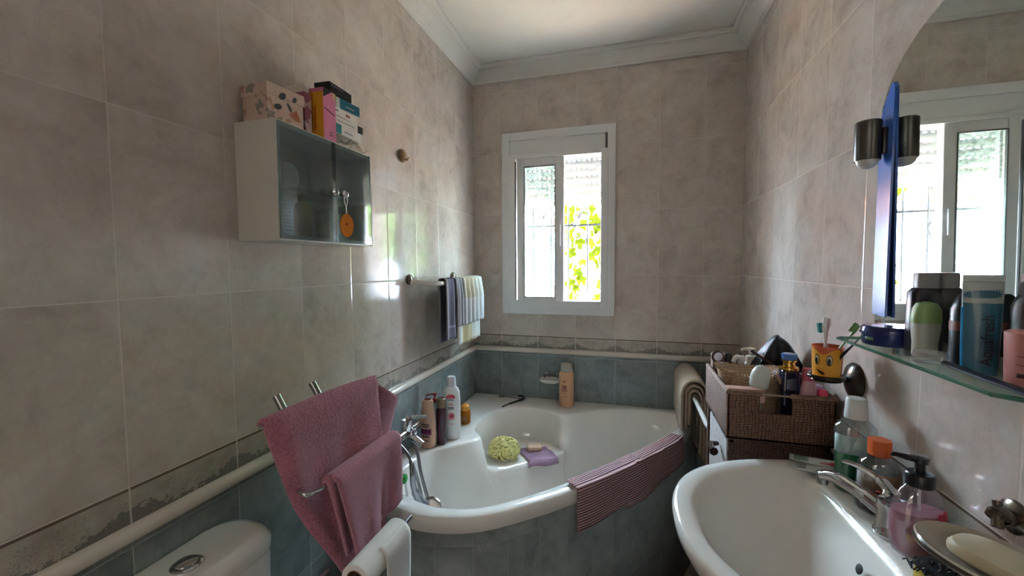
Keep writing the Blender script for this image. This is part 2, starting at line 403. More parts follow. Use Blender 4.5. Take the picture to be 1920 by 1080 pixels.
# crown moulding and chair rail, swept round the room with mitred corners
def sweep_room(name, prof, mat, path):
    """prof: (distance from wall, z); path: list of (x, y, nx, ny) corner points with inward mitre direction"""
    rings = [[(x+nx*d, y+ny*d, z) for d, z in prof] for x, y, nx, ny in path]
    o = obj(name, loft(rings, closed=True, cap0=True, cap1=True), mat, angle=30); tag(o, kind='structure'); return o
cz = 2.311
crown = [(0.0, cz), (.012, cz), (.014, cz+.010), (.020, cz+.014), (.024, cz+.026), (.036, cz+.040), (.050, cz+.048), (.052, cz+.055), (.060, cz+.057), (.064, cz+.064), (.075, cz+.066), (.075, H), (0, H)]
sweep_room('trim_1', crown, STUCCO, [(0, Y0, 1, 1), (0, L, 1, -1), (W, L, -1, -1), (W, Y0, -1, 1), (0, Y0+.0001, 1, 1)])
rp = [(0, .880), (.006, .880)] + [(.006+.012*math.cos(a), .8945+.0140*math.sin(a)) for a in [math.radians(-80+20*k) for k in range(9)]] + [(.006, .909), (0, .909)]
sweep_room('trim_2', rp, RAILM, [(0, Y0, 1, 0), (0, L, 1, -1), (W, L, -1, -1), (W, 1.115, -1, 0)])
# silicone line / skirting not visible; lining of the doorway added for the fill light
bm = BM(); add_box(bm, .21, Y0-.06, 1.03, .03, .15, 2.06, .003); add_box(bm, 1.03, Y0-.06, 1.03, .03, .15, 2.06, .003); add_box(bm, .62, Y0-.06, 2.06, .85, .15, .03, .003)
tag(obj('door_1', bm, PVC), kind='structure')
# unseen white box behind the doorway, added to bounce the fill light
bm = BM(); add_box(bm, -.05, Y0-.9, 1.2, .04, 1.5, 2.5); add_box(bm, 1.3, Y0-.9, 1.2, .04, 1.5, 2.5); add_box(bm, .62, Y0-1.65, 1.2, 1.4, .04, 2.5); add_box(bm, .62, Y0-.9, 2.47, 1.4, 1.5, .04); add_box(bm, .62, Y0-.9, -.02, 1.4, 1.5, .03)
tag(obj('wall_hall_bounce', bm, PLASTER, smooth=False), kind='structure')

# ------------------------------------------------------------------ window
def rectframe(x0, x1, z0, z1, wd, y, dp, bev=.002, wb=None, wt=None, wl=None, wr=None):
    b = BM(); wb = wb or wd; wt = wt or wd; wl = wl or wd; wr = wr or wd
    add_box(b, x0+wl/2, y, (z0+z1)/2, wl, dp, z1-z0, bev); add_box(b, x1-wr/2, y, (z0+z1)/2, wr, dp, z1-z0, bev)
    add_box(b, (x0+x1)/2, y, z0+wb/2, x1-x0-wl-wr+.002, dp*.98, wb, bev); add_box(b, (x0+x1)/2, y, z1-wt/2, x1-x0-wl-wr+.002, dp*.98, wt, bev)
    return b
win = bpy.data.objects.new('window_1', None); COL.objects.link(win); win.location = (0, 0, 0); tag(win, kind='structure')
obj('architrave', rectframe(.162, .748, 1.090, 2.042, .042, L-.006, .014, .003, wl=.040, wr=.040), PVC, win)
obj('window_frame', rectframe(.198, .714, 1.127, 1.925, .036, L+.03, .09, .003, wt=.022), PVC, win)
bm = BM(); add_box(bm, .455, L+.012, 1.972, .512, .03, .098, .003); add_box(bm, .455, L-.002, 1.925, .512, .012, .008, .002); add_box(bm, .455, L-.002, 2.018, .512, .01, .006, .002)
obj('shutter_box', bm, PVC, win)
bm = BM(); add_box(bm, .704, L-.008, 1.60, .011, .012, .80, .002); obj('strap_guide', bm, GASKET, win)
bm = BM(); add_box(bm, .236, L-.008, 1.52, .005, .010, .74); obj('track_seal', bm, GASKET, win)
# the two sliding sashes, both run to the left half
s1 = obj('sash', rectframe(.243, .492, 1.140, 1.905, .042, L+.005, .026, .003, wr=.044, wl=.038, wt=.045, wb=.040), PVC, win)
obj('glass_gasket', rectframe(.281, .448, 1.178, 1.862, .004, L-.004, .012, 0), GASKET, s1)
obj('pebbled_pane', box(.3645, L+.006, 1.52, .165, .004, .684), frosted_mat(), s1)
bm = BM(); add_box(bm, .470, L-.012, 1.50, .012, .010, .11, .003); obj('sash_latch', bm, PVC, s1)
s2 = obj('sash', rectframe(.252, .480, 1.140, 1.905, .030, L+.040, .022, .003), PVC, win)
obj('pebbled_pane', box(.366, L+.040, 1.52, .172, .003, .70), thin_glass('clear_window_glass', (0.93, 0.97, 0.96, 1), 0.06), s2)
# roller shutter: slats joined by short webs so that light dots show between them
bm = BM(); zt = 1.672; n = 0
add_box(bm, .457, L+.135, zt+.014, .505, .012, .028, .003)
z = zt+.030
while z < 2.0:
    pts = [(L+.135-.006*math.sin(PI*k/6), z+.036*k/6) for k in range(7)]
    rings = [[(x, y, zz) for y, zz in pts]+[(x, y+.004, zz) for y, zz in pts[::-1]] for x in (.207, .707)]
    add_loft(bm, rings, closed=True, cap0=True, cap1=True)
    x = .207
    while x < .70:
        add_box(bm, x+.0075, L+.137, z+.0385, .015, .003, .007); x += .0270
    z += .042
obj('roller_shutter', bm, pbr('shutter_aluminium', (205, 205, 200), 0.45), win)
bm = BM(); add_box(bm, .457, L+.170, WZ0-.005, .53, .14, .02); obj('outer_sill', bm, pbr('stone_sill', (170, 160, 150), 0.6), win)
tag(win, kind='structure')

# ------------------------------------------------------------------ outside
GROUND = pbr('terracotta_paving', (186, 158, 136), 0.85, var=0.15, bump=0.2)
tag(obj('patio_ground', box(0, 12, -.35, 60, 19, .1), GROUND, smooth=False), 'sunlit terracotta paved yard outside the window', 'ground', kind='structure')
IRON = pbr('black_iron', (26, 26, 28), 0.5, 0.3)
gy = L+.26
gr = thing('window_grille', (.46, gy, 1.10), 'black wrought iron grille with scrolls outside the open window', 'window grille')
def gl(p): return (p[0]-.46, p[1]-gy, p[2]-1.10)
for x in (.15, .27, .377, .477, .588, .695, .80): obj('bar', tube([gl((x, gy, 1.02)), gl((x, gy, 2.1))], .0055, 6), IRON, gr)
for z in (1.13, 1.575, 1.98): obj('cross_bar', box(0.01, 0, z-1.10, .70, .006, .011), IRON, gr)
def scroll(cx, cz_, r0, turns, a0, sgn, tail):
    p = []
    for k in range(40):
        t = k/39; a = a0+sgn*turns*2*PI*t; r = r0*(1-.8*t); p.append((cx+r*math.cos(a), gy, cz_+r*math.sin(a)))
    return [tail]+p if tail else p
for xm in (.324, .532, .748):
    for zz, s in ((1.63, 1), (1.52, -1)):
        for q in (1,):
            r = .030; p = scroll(xm, zz, r, 1.6, PI*(-.5 if s > 0 else .5), q, None)
            obj('scroll', tube([gl(v) for v in p], .0035, 6), IRON, gr)
    p = crom([(xm-.045, gy, 1.575), (xm+.0, gy, 1.62), (xm+.045, gy, 1.70), (xm, gy, 1.78)], 6); obj('scroll', tube([gl(v) for v in p], .0035, 6), IRON, gr)
    p = crom([(xm-.045, gy, 1.575), (xm+.03, gy, 1.545), (xm+.045, gy, 1.47), (xm, gy, 1.38), (xm-.045, gy, 1.30)], 6); obj('scroll', tube([gl(v) for v in p], .0035, 6), IRON, gr)
    p = scroll(xm, 1.17, .028, 1.4, PI, 1, None); obj('scroll', tube([gl(v) for v in p], .0035, 6), IRON, gr)
# grape vine
def leaf_mat():
    m = NT('vine_leaf'); m.n.remove(m.b); tc = m.add('ShaderNodeTexCoord').outputs['Object']
    c = m.ramp(m.noise(tc, 30, 4), [(0.3, (.008, .014, .0010, 1)), (0.7, (.030, .034, .0018, 1))])
    d = m.add('ShaderNodeBsdfDiffuse'); t = m.add('ShaderNodeBsdfTranslucent'); m.link(c, d.inputs[0]); m.link(c, t.inputs[0])
    x = m.add('ShaderNodeMixShader'); x.inputs[0].default_value = .55; m.link(d.outputs[0], x.inputs[1]); m.link(t.outputs[0], x.inputs[2]); m.link(x.outputs[0], m.out.inputs[0]); return m.m
LEAF = leaf_mat()
vy = L+.40
vn = thing('grape_vine', (.60, vy, -.3), 'leafy yellow-green grape vine climbing the grille outside the window', 'vine')
def vl(p): return Vector((p[0]-.60, p[1]-vy, p[2]+.3))
stems = [crom([(.74, vy, -.3), (.72, vy, .6), (.66, vy, 1.2), (.60, vy-.02, 1.6), (.52, vy, 1.85), (.50, vy, 1.95)], 5),
         crom([(.72, vy, .6), (.52, vy, 1.0), (.485, vy, 1.3), (.50, vy, 1.6), (.49, vy, 1.9)], 5), crom([(.66, vy, 1.2), (.70, vy, 1.5), (.68, vy, 1.8)], 5)]
for s_ in stems: obj('stem', tube([vl(p) for p in s_], .004, 6), pbr('vine_stem', (96, 74, 44), .8), vn)
def leaf_bm(s):
    out = []
    for k in range(30):
        a = 2*PI*k/30; r = s*(.62+.30*abs(math.cos(2.5*(a-PI/2)))**1.2+.05*math.cos(15*a)); 
        if abs(a-1.5*PI) < .25: r *= .45
        out.append((r*math.cos(a), r*math.sin(a)))
    bm = BM(); c = bm.verts.new((0, 0, s*.10)); vs = [bm.verts.new((x, y, -.12*s*(x*x+y*y)/s/s+.03*s*math.sin(5*math.atan2(y, x)))) for x, y in out]
    for k in range(30): bm.faces.new((c, vs[k], vs[(k+1) % 30]))
    return bm
lm = []
for s in (.036, .046, .056):
    lm.append(s)
spots = [(.51,1.66),(.55,1.64),(.60,1.66),(.635,1.60),(.57,1.58),(.62,1.53),(.655,1.55),(.50,1.52),(.53,1.48),(.49,1.42),(.60,1.47),(.645,1.43),(.62,1.40),(.66,1.36),(.56,1.36),(.50,1.34),(.53,1.30),(.55,1.26),(.49,1.24),(.52,1.21),(.50,1.16),(.66,1.24),(.65,1.16),(.62,1.13),(.48,1.60),(.67,1.47),(.70,1.60),(.72,1.38),(.74,1.5),(.44,1.68),(.55,1.75),(.62,1.76),(.70,1.72)]
for i, (x, z) in enumerate(spots):
    s = random.choice(lm); yy = vy+random.uniform(-.05, .10)
    sc = (yy)/(gy)
    o = obj('leaf', leaf_bm(s), LEAF, vn, vl((CAM[0]+(x-CAM[0])*sc, yy, CAM[2]+(z-CAM[2])*sc)), (PI/2+random.uniform(-.7, .7), random.uniform(-PI, PI)*.4, random.uniform(-.6, .6)), angle=180)
# neighbour house, boundary wall, pillar
HW = pbr('house_render', (206, 216, 232), 0.9, var=0.04); ROOFM = pbr('clay_roof_tile', (206, 120, 70), 0.8, var=0.2)
hs = thing('neighbour_house', (-4.6, 9.6, -.3), 'pale blue rendered house with an orange clay tile roof beyond the yard', 'house')
obj('house_wall', box(0, 1.5, 1.35, 6.0, 3, 2.7), HW, hs, smooth=False)
bm = BM()
add_prism(bm, [(-.35, 2.72), (-.35, 2.80), (1.6, 3.7), (3.4, 2.8), (3.4, 2.72)], -3.2, 3.2, Matrix(((0, 0, 1, 0), (1, 0, 0, 0), (0, 1, 0, 0), (0, 0, 0, 1))))
for k in range(40):
    x = -3.15+k*.16; add_tube(bm, [(x, -.38, 2.78), (x, 1.6, 3.70)], .05, 8)
obj('roof', bm, ROOFM, hs)
obj('window', box(-1.2, -.02, 1.3, .9, .06, 1.1, .01), pbr('dark_window', (70, 80, 96), .2), hs)
BRK = pbr('limewashed_brick', (214, 204, 190), .9, var=.1, bump=.5, bscale=20)
bw = thing('boundary_wall', (-2.2, 5.4, -.3), 'low limewashed brick garden wall at the far side of the yard', 'wall')
bm = BM()
for r in range(7):
    for c in range(22): add_box(bm, -2.6+c*.24+(r % 2)*.12, 0, .06+r*.2-.0, .225, .18, .185, .01)
obj('brickwork', bm, BRK, bw); obj('coping', box(0, 0, 1.44, 5.4, .26, .05, .01), BRK, bw)
gp = thing('gate_pillar', (-.66, 4.1, -.3), 'white gate pillar with a flame-shaped finial in the yard', 'pillar')
obj('pillar_shaft', box(0, 0, .80, .20, .20, 1.6, .01), pbr('white_paint_outdoor', (235, 235, 230), .7), gp)
obj('finial', lathe([(0, 1.60), (.08, 1.60), (.06, 1.64), (.04, 1.67), (.075, 1.74), (.06, 1.82), (.02, 1.93), (0, 1.96)], 20), pbr('white_paint_finial', (240, 240, 235), .7), gp)
tn = thing('shade_tree', (2.4, 8.0, -.3), 'broad green tree standing beyond the yard to the right', 'tree')
obj('trunk', tube([(0, 0, 0), (.1, 0, 1.2), (0, .1, 2.2)], .14, 10), pbr('bark', (90, 72, 54), .9), tn)
bm = BM()
for k in range(26):
    a = random.uniform(0, 2*PI); r = random.uniform(0, 1.3); t = bmesh.new(); bmesh.ops.create_icosphere(t, subdivisions=2, radius=random.uniform(.45, .75))
    for v in t.verts: v.co *= random.uniform(.85, 1.15)
    bmesh.ops.translate(t, vec=(r*math.cos(a), r*math.sin(a), random.uniform(2.0, 3.9)), verts=t.verts); merge(bm, t)
obj('foliage', bm, pbr('tree_foliage', (92, 116, 60), .8, var=.3), tn, angle=10)

# ------------------------------------------------------------------ bathtub
OUT = [(.19,1.022),(.30,1.018),(.42,1.058),(.545,1.155),(.655,1.262),(.775,1.405),(.90,1.575),(1.01,1.74),(1.085,1.90),(1.122,2.01),(1.128,2.119),(.98,2.119),(.83,2.119),(.70,2.119),(.60,2.119),(.50,2.119),(.42,2.119),(.30,2.119),(.14,2.119),(.001,2.119),(.001,1.90),(.001,1.70),(.001,1.58),(.001,1.47),(.001,1.39),(.001,1.29),(.005,1.17),(.07,1.075)]
INN = [(.19,1.085),(.30,1.070),(.41,1.105),(.52,1.195),(.62,1.300),(.735,1.440),(.86,1.610),(.965,1.770),(1.04,1.92),(1.065,2.01),(1.03,2.065),(.95,2.085),(.83,2.075),(.70,2.035),(.60,1.965),(.525,1.905),(.46,1.940),(.37,1.965),(.26,1.94),(.18,1.85),(.155,1.75),(.17,1.65),(.222,1.565),(.16,1.475),(.085,1.40),(.055,1.30),(.065,1.19),(.11,1.12)]
CC = Vector((.56, 1.52))
def ins(p, d):
    v = Vector(p); w_ = CC-v; return v+w_.normalized()*min(d, w_.length*.9)
def lerp(a, b, t): return (a[0]+(b[0]-a[0])*t, a[1]+(b[1]-a[1])*t)
BAY = {16: .0, 17: .18, 18: .38, 19: .58, 20: .78, 21: 1.0}
SA, SB = (.54, 1.86), (.275, 1.595)       # front edge of the moulded seat
def ctl(level):
    out = []
    for i, p in enumerate(INN):
        bay = 16 <= i <= 21
        if level == 'a': q = ins(p, .010)
        elif level == 'b': q = ins(p, .022) if bay else ins(p, .040)
        elif level == 'c': q = ins(p, .034) if bay else ins(p, .050)
        elif level == 'd': q = lerp(SA, SB, BAY[i]) if bay else ins(p, .060)
        elif level == 'e': q = ins(lerp(SA, SB, BAY[i]), .022) if bay else ins(p, .080)
        elif level == 'f': q = ins(lerp(SA, SB, BAY[i]), .06) if bay else ins(p, .13)
        elif level == 'g': q = ins(lerp(SA, SB, BAY[i]), .12) if bay else ins(p, .21)
        elif level == 'h': q = CC+(ins(p, .21)-CC)*.45
        elif level == 'i': q = CC+(ins(p, .21)-CC)*.06
        out.append((q[0], q[1]))
    for i in (15, 22):
        if level in 'de': out[i] = tuple(ins(INN[i], .05 if level == 'd' else .07))
    return out
ZB = {'a': (.628, .628), 'b': (.50, .52), 'c': (.488, .48), 'd': (.487, .43), 'e': (.475, .36), 'f': (.30, .26), 'g': (.215, .212), 'h': (.205, .205), 'i': (.202, .202)}
NS = 5
def ring(ctlpts, z, zb=None):
    pts = [(p[0], p[1], (zb if (zb is not None and 16 <= i <= 21) else z)) for i, p in enumerate(ctlpts)]
    return [(min(max(v.x, .0008), 2), min(v.y, 2.1195), v.z) for v in crom(pts, NS, True)]
def off_out(d):
    o = []
    n = len(OUT)
    for i, p in enumerate(OUT):
        if p[0] < .01 or p[1] > 2.11: o.append(p if i != 10 else (p[0]-d, p[1])); continue
        a, b = Vector(OUT[i-1]), Vector(OUT[(i+1) % n]); t = (b-a).normalized(); nrm = Vector((-t.y, t.x))
        o.append((p[0]+nrm.x*d, p[1]+nrm.y*d))
    return o
def mixc(t): return [lerp(a, b, t) for a, b in zip(OUT, INN)]
rings = [ring(off_out(.022), .588), ring(off_out(.004), .588), ring(off_out(0), .592), ring(off_out(0), .622), ring(off_out(.003), .632), ring(off_out(.009), .636),
         ring(mixc(.55), .637), ring(mixc(.93), .636), ring(INN, .634)]
for k in 'abcdefghi': rings.append(ring(ctl(k), ZB[k][1], ZB[k][0]))
bt = thing('bathtub', (.4, 1.6, 0), 'white corner bathtub with a moulded corner seat and grey-green tiled side', 'bathtub')
def sub(base, rs): return [[(p[0]-base[0], p[1]-base[1], p[2]-base[2]) for p in r] for r in rs]
sh = obj('tub_shell', loft(sub((.4, 1.6, 0), rings), cap1=True), WHITE_ENAMEL, bt, angle=75)
# tiled side: follows the front edge, UV = (length along the curve, height)
ap = [v for v in crom([(p[0], p[1], 0) for p in off_out(.014)], 8, True)]
ap = [Vector((min(max(v.x, .014), 2), min(v.y, 2.106), 0)) for v in ap]
idx = list(range(26*8, 28*8))+list(range(0, 10*8+1))
path = [ap[i % len(ap)] for i in idx]
bm = BM(); lay = bm.loops.layers.uv.new('UVMap'); s = 0; prev = None; cols = []
for p in path:
    if prev is not None: s += (p-prev).length
    prev = p; cols.append((bm.verts.new((p.x-.4, p.y-1.6, 0)), bm.verts.new((p.x-.4, p.y-1.6, .592)), s))
for a, b in zip(cols, cols[1:]):
    f = bm.faces.new((a[0], b[0], b[1], a[1]))
    for lp, u_, v_ in zip(f.loops, (a[2], b[2], b[2], a[2]), (0, 0, .592, .592)): lp[lay].uv = (u_, v_)
o = obj('tiled_side', bm, tile_mat('bath_side_tile', .1035, TH, .028, .5515, GREEN, srgb(140, 146, 142), 0.3), bt, angle=80); solid(o, .012, 1)
bm = lathe([(0, .004), (.028, .004), (.032, .001), (.033, -.002)], 24, M=T(.56-.4, 1.52-1.6, .203)); obj('drain', bm, CHROME, bt)

# bath mixer with hand shower, on the left wall
mx = thing('bath_mixer', (0, 1.29, .745), 'chrome bath mixer tap on the left wall with a hand shower hanging from it', 'tap')
def lo(base): return lambda *p: (p[0]-base[0], p[1]-base[1], p[2]-base[2])
q = lo((0, 1.29, .745))
bm = BM()
for y in (1.24, 1.36): add_lathe(bm, [(0, 0), (.026, 0), (.026, .006), (.014, .012), (.012, .03), (0, .03)], 20, M=T(*q(0, y, .745)) @ RY(PI/2))
add_tube(bm, [q(.045, 1.215, .745), q(.045, 1.385, .745)], .017, 16)
add_lathe(bm, [(0, 0), (.022, 0), (.024, .008), (.020, .04), (0, .044)], 20, M=T(*q(.045, 1.30, .752)))
add_tube(bm, crom([q(.045, 1.30, .735), q(.075, 1.30, .725), q(.105, 1.30, .705)], 5), .014, 12)
obj('body', bm, CHROME, mx)
obj('lever', tube(crom([q(.045, 1.30, .795), q(.07, 1.305, .802), (q(.12, 1.31, .806))], 5), .006, 10, radii=[.011]*2+[.008]*4+[.006]*5), CHROME, mx)
obj('diverter', lathe([(0, 0), (.008, 0), (.010, .012), (.007, .022), (0, .024)], 14, M=T(*q(.078, 1.30, .738))), CHROME, mx)
hs_ = tube(crom([q(.058, 1.225, .735), q(.10, 1.225, .69), q(.12, 1.205, .655), q(.125, 1.20, .61), q(.14, 1.205, .565), q(.165, 1.215, .535)], 6), .011, 12, radii=[.006]*8+[.009]*5+[.010]*8+[.013]*6+[.015]*4)
obj('shower_handle', hs_, pbr('worn_chrome', (150, 150, 156), .22, .8), mx)
obj('shower_head', lathe([(0, -.012), (.020, -.012), (.034, 0), (.034, .008), (.030, .011), (0, .011)], 28, M=T(*q(.178, 1.222, .528)) @ RX(.5) @ RY(.3)), CHROME, mx)
obj('hose', tube(crom([q(.06, 1.305, .72), q(.085, 1.30, .69), q(.11, 1.28, .61), q(.15, 1.262, .52), q(.20, 1.25, .42), q(.23, 1.27, .33), q(.20, 1.30, .25), q(.14, 1.31, .30), q(.12, 1.285, .45), q(.118, 1.245, .6), q(.09, 1.23, .70)], 8), .006, 10), CHROME_D, mx)

def label_on(parent, r, z0, z1, a0, a1, mat, name='label', sx=1, sy=1, n=10):
    """a wrapped label: a thin curved patch standing just off a round body"""
    def f(u, v): a = a0+(a1-a0)*u; return (r*sx*math.cos(a), r*sy*math.sin(a), z0+(z1-z0)*v)
    o = obj(name, grid(f, n, 1), mat, parent); solid(o, .0004, 1); return o
FA = -PI/2-.1   # direction of a bottle that faces the camera
def bottle(name, loc, prof, mat, label, cat='bottle', cap=None, capmat=None, rz=0, sx=1, sy=1, group=None, seg=36):
    t = thing(name, loc, label, cat, rz, group); obj('body', lathe(prof, seg, sx, sy), mat, t)
    if cap: obj('cap', lathe(cap, seg, sx if sx*sy != 1 else 1, sy if sx*sy != 1 else 1), capmat, t)
    return t
ZR = .6365
# bottles on the left rim of the bath
b = bottle('shampoo_bottle', (.062, 1.432, ZR), [(0, 0), (.026, 0), (.030, .006), (.031, .09), (.028, .14), (.021, .185), (.017, .188), (0, .188)], pbr('peach_plastic', (206, 160, 134), .35),
           'tall peach shampoo bottle with a plum band on the bath rim beside the mixer', cap=[(0, .188), (.014, .188), (.013, .192), (0, .194)], capmat=pbr('plum_cap', (110, 40, 52), .4), sx=1, sy=.8)
label_on(b, .0315, .055, .078, FA-.7, FA+.9, pbr('plum_label', (104, 34, 78), .4), 'label_band', 1, .8)
DKL = pbr('label_ink', (70, 52, 52), .5)
for z, h in ((.094, .004), (.085, .004), (.045, .006), (.030, .003)): label_on(b, .0316, z, z+h, FA-.4, FA+.6, DKL, 'label_line', 1, .8)
b = bottle('shampoo_bottle', (.100, 1.470, ZR), [(0, 0), (.017, 0), (.020, .004), (.020, .135), (.016, .148), (0, .148)], pbr('plum_plastic', (70, 26, 42), .2, coat=.4),
           'slim dark plum bottle with a bronze cap between the peach and white bottles', cap=[(0, .148), (.0165, .148), (.0175, .182), (.015, .185), (0, .185)], capmat=pbr('bronze_cap', (120, 98, 74), .35, .3))
b = bottle('pump_bottle', (.052, 1.512, ZR), [(0, 0), (.019, 0), (.021, .004), (.021, .125), (.010, .142), (.010, .15), (0, .15)], clearglass('cloudy_plastic', (190, 196, 196), .15, 1.3),
           'clear pump bottle with a red nozzle behind the slim plum bottle')
bm = lathe([(0, .15), (.011, .15), (.011, .166), (.004, .168), (.004, .178), (.009, .18), (.009, .188), (0, .188)], 16); add_tube(bm, [(0, 0, .184), (-.02, -.012, .184), (-.032, -.016, .178)], .0035, 8); obj('pump', bm, pbr('red_pump', (150, 44, 48), .3), b)
b = thing('shower_gel_bottle', (.120, 1.528, ZR), 'tall white shower gel bottle with a pink label on the left bath rim', 'bottle', rz=.25)
ell = lambda r, z, k=.55: [(r*math.cos(2*PI*i/32)*1.0, r*math.sin(2*PI*i/32)*k, z) for i in range(32)]
obj('body', loft([ell(.030, 0), ell(.034, .004), ell(.036, .03), ell(.036, .16), ell(.034, .195), ell(.027, .210, .6), ell(.018, .218, .8)], cap0=True, cap1=True), WHITEP, b)
obj('cap', loft([ell(.017, .218, .85), ell(.0195, .220, .85), ell(.0165, .256, .8), ell(.014, .259, .8)], cap0=True, cap1=True), pbr('white_cap', (214, 214, 214), .35), b)
def flat(name, poly, mat, parent, M, t=.0006): o = obj(name, prism(poly, 0, t, M), mat, parent, smooth=False); return o
FM = lambda x, y, z: T(x, y, z) @ RX(PI/2)
PINKL = pbr('pink_print', (196, 70, 92), .5); PALEP = pbr('pale_pink_print', (226, 160, 160), .5)
arch = [(-.018, 0), (.018, 0), (.019, .006)]+[(.017*math.cos(math.radians(a)), .008+.009*math.sin(math.radians(a))) for a in range(10, 175, 15)]+[(-.019, .006)]
flat('label_arch', arch, PINKL, b, FM(0, -.0200, .172))
for z, w_, m_ in ((.166, .028, DKL), (.150, .024, PALEP), (.144, .022, PALEP), (.134, .024, DKL), (.128, .026, pbr('grey_print', (130, 124, 128), .5)), (.066, .018, PALEP)):
    flat('label_line', rrect(w_, .0035, .001, 1), m_, b, FM(0, -.0202, z))
flat('label_fruit', rrect(.030, .032, .014, 4), PALEP, b, FM(.001, -.0202, .098)); flat('label_fruit', rrect(.018, .018, .008, 4), PINKL, b, FM(.003, -.0209, .100))
b = bottle('bubble_bottle', (.112, 1.69, ZR), [(0, 0), (.018, 0), (.023, .006), (.024, .05), (.021, .062), (0, .062)], pbr('amber_glass', (196, 116, 24), .08, trans=.55, ior=1.3, var=.1),
           'small round amber jar behind the white shower gel bottle on the rim', 'jar', cap=[(0, .062), (.019, .062), (.020, .080), (.012, .088), (0, .088)], capmat=pbr('amber_cap', (206, 140, 50), .25))
label_on(b, .0246, .012, .038, FA-.5, FA+.8, pbr('dark_amber_label', (120, 76, 26), .4), 'label')
# bottle and razor on the back rim
b = bottle('body_lotion_bottle', (.518, 2.045, ZR), [(0, 0), (.034, 0), (.037, .005), (.037, .165), (.034, .176), (0, .176)], pbr('apricot_plastic', (206, 158, 122), .3),
           'tall apricot body wash bottle with a translucent cap on the back bath rim', cap=[(0, .177), (.030, .177), (.031, .180), (.028, .212), (.024, .217), (0, .218)], capmat=pbr('milky_cap', (196, 192, 180), .3, trans=.3))
APR = pbr('brown_print', (150, 92, 70), .5)
for z0, z1, a0, a1 in ((.128, .134, -.25, .15), (.096, .112, -.35, .25), (.088, .094, -.45, .3), (.080, .085, -.4, .3)): label_on(b, .0374, z0, z1, FA+a0, FA+a1, APR, 'label_line')
for a_, z in ((-.3, .066), (-.1, .070), (.15, .064), (-.2, .052), (.05, .050), (.25, .055)): label_on(b, .0374, z, z+.006, FA+a_, FA+a_+.1, APR, 'label_dot', n=2)
rz_ = thing('razor', (.21, 2.03, ZR), 'dark hair clip comb lying open on the back bath rim', 'comb')
q = lo((.21, 2.03, ZR))
obj('grey_arm', tube(crom([q(.145, 2.080, .640), q(.17, 2.083, .643), q(.20, 2.078, .644), q(.27, 2.066, .643)], 5), .006, 10, radii=[.004]+[.008]*6+[.004]*9, flat=.6), pbr('grey_rubber', (98, 98, 96), .4), rz_)
obj('dark_arm', tube(crom([q(.255, 2.088, .648), q(.272, 2.080, .652), q(.292, 2.055, .650), q(.262, 2.02, .643), q(.232, 1.975, .641), q(.212, 1.93, .6395)], 5), .005, 10, radii=[.006]*4+[.007]*10+[.005]*6+[.003]*6), BLACK, rz_)
rz_['label'] = 'dark hinged hair clip lying on the back bath rim left of the apricot bottle'; rz_.name = 'hair_clip'; rz_['category'] = 'hair clip'
# wall soap dish
sd = thing('wall_soap_dish', (.43, L, .745), 'small white soap dish on a chrome bracket fixed to the back wall', 'soap dish')
bm = BM(); ringsd = [[(x*k, -.045+y*k2, z) for x, y in rrect(.12, .075, .03, 5)] for k, k2, z in ((.55, .6, -.008), (.9, .9, .002), (1, 1, .014), (.96, .95, .014), (.85, .85, .004), (.4, .4, .001))]
obj('dish', loft(ringsd, cap0=True, cap1=True), WHITE_CER, sd)
obj('bracket', tube([(-.032, 0, .028), (-.032, -.02, .026), (-.035, -.03, .012)], .004, 8), CHROME, sd); obj('bracket', tube([(.032, 0, .028), (.032, -.02, .026), (.035, -.03, .012)], .004, 8), CHROME, sd)
for s in (-1, 1): obj('wall_cap', lathe([(0, 0), (.012, 0), (.011, .005), (0, .006)], 16, M=T(.032*s, 0, .028) @ RX(PI/2)), CHROME_D, sd)
# things on the moulded seat
ZS = .489
bm = BM(); t = bmesh.new(); bmesh.ops.create_icosphere(t, subdivisions=3, radius=.03); merge(bm, t)
for k in range(260):
    a = random.uniform(0, 2*PI); e = math.asin(random.uniform(-.3, 1)); d = Vector((math.cos(a)*math.cos(e), math.sin(a)*math.cos(e), math.sin(e)))
    n_ = d.orthogonal().normalized(); m_ = d.cross(n_); ph = random.uniform(0, 6); pts = []
    for i in range(7):
        s_ = i/6; pts.append(d*(.026+.036*math.sin(s_*PI))+n_*(.020*math.cos(s_*5+ph))+m_*(.020*math.sin(s_*5+ph)))
    add_tube(bm, pts, .0024, 5, cap=False)
o = obj('bath_puff', bm, pbr('yellow_mesh', (232, 222, 150), .7, var=.15, trans=.1), None, (.285, 1.72, ZS+.032)); o.scale = (1.12, 1.0, .88)
tag(o, 'fluffy yellow mesh bath puff on the corner seat of the bath', 'bath puff')
def cloth_pad(u, v):
    x, y = (u-.5)*.135, (v-.5)*.145
    z = .006+.003*math.sin(u*9)*math.cos(v*7)+.003*math.sin(v*13)
    return (x+.006*math.sin(v*5), y+.006*math.sin(u*6), z - max(0, -y-.058)*1.1)
o = obj('washcloth', grid(cloth_pad, 16, 16), terry('mauve_terry', (172, 138, 160)), None, (.435, 1.765, ZS+.002), (0, 0, .55)); solid(o, .008, 1)
tag(o, 'folded mauve washcloth at the edge of the bath seat under the soap', 'washcloth')
bm = BM(); add_box(bm, 0, 0, .010, .062, .042, .020, .008, seg=4)
o = obj('bar_of_soap', bm, pbr('peach_soap', (206, 172, 142), .35), None, (.405, 1.80, ZS+.013), (0, 0, .35)); tag(o, 'peach bar of soap lying on the mauve washcloth', 'soap')
bm = BM(); add_box(bm, 0, 0, .012, .05, .03, .024, .008, RZ(.3))
o = obj('scrubber', bm, pbr('green_sponge', (40, 134, 52), .8, bump=.5, bscale=200), None, (.098, 1.160, ZR)); tag(o, 'small bright green sponge on the near left corner of the bath rim', 'sponge')
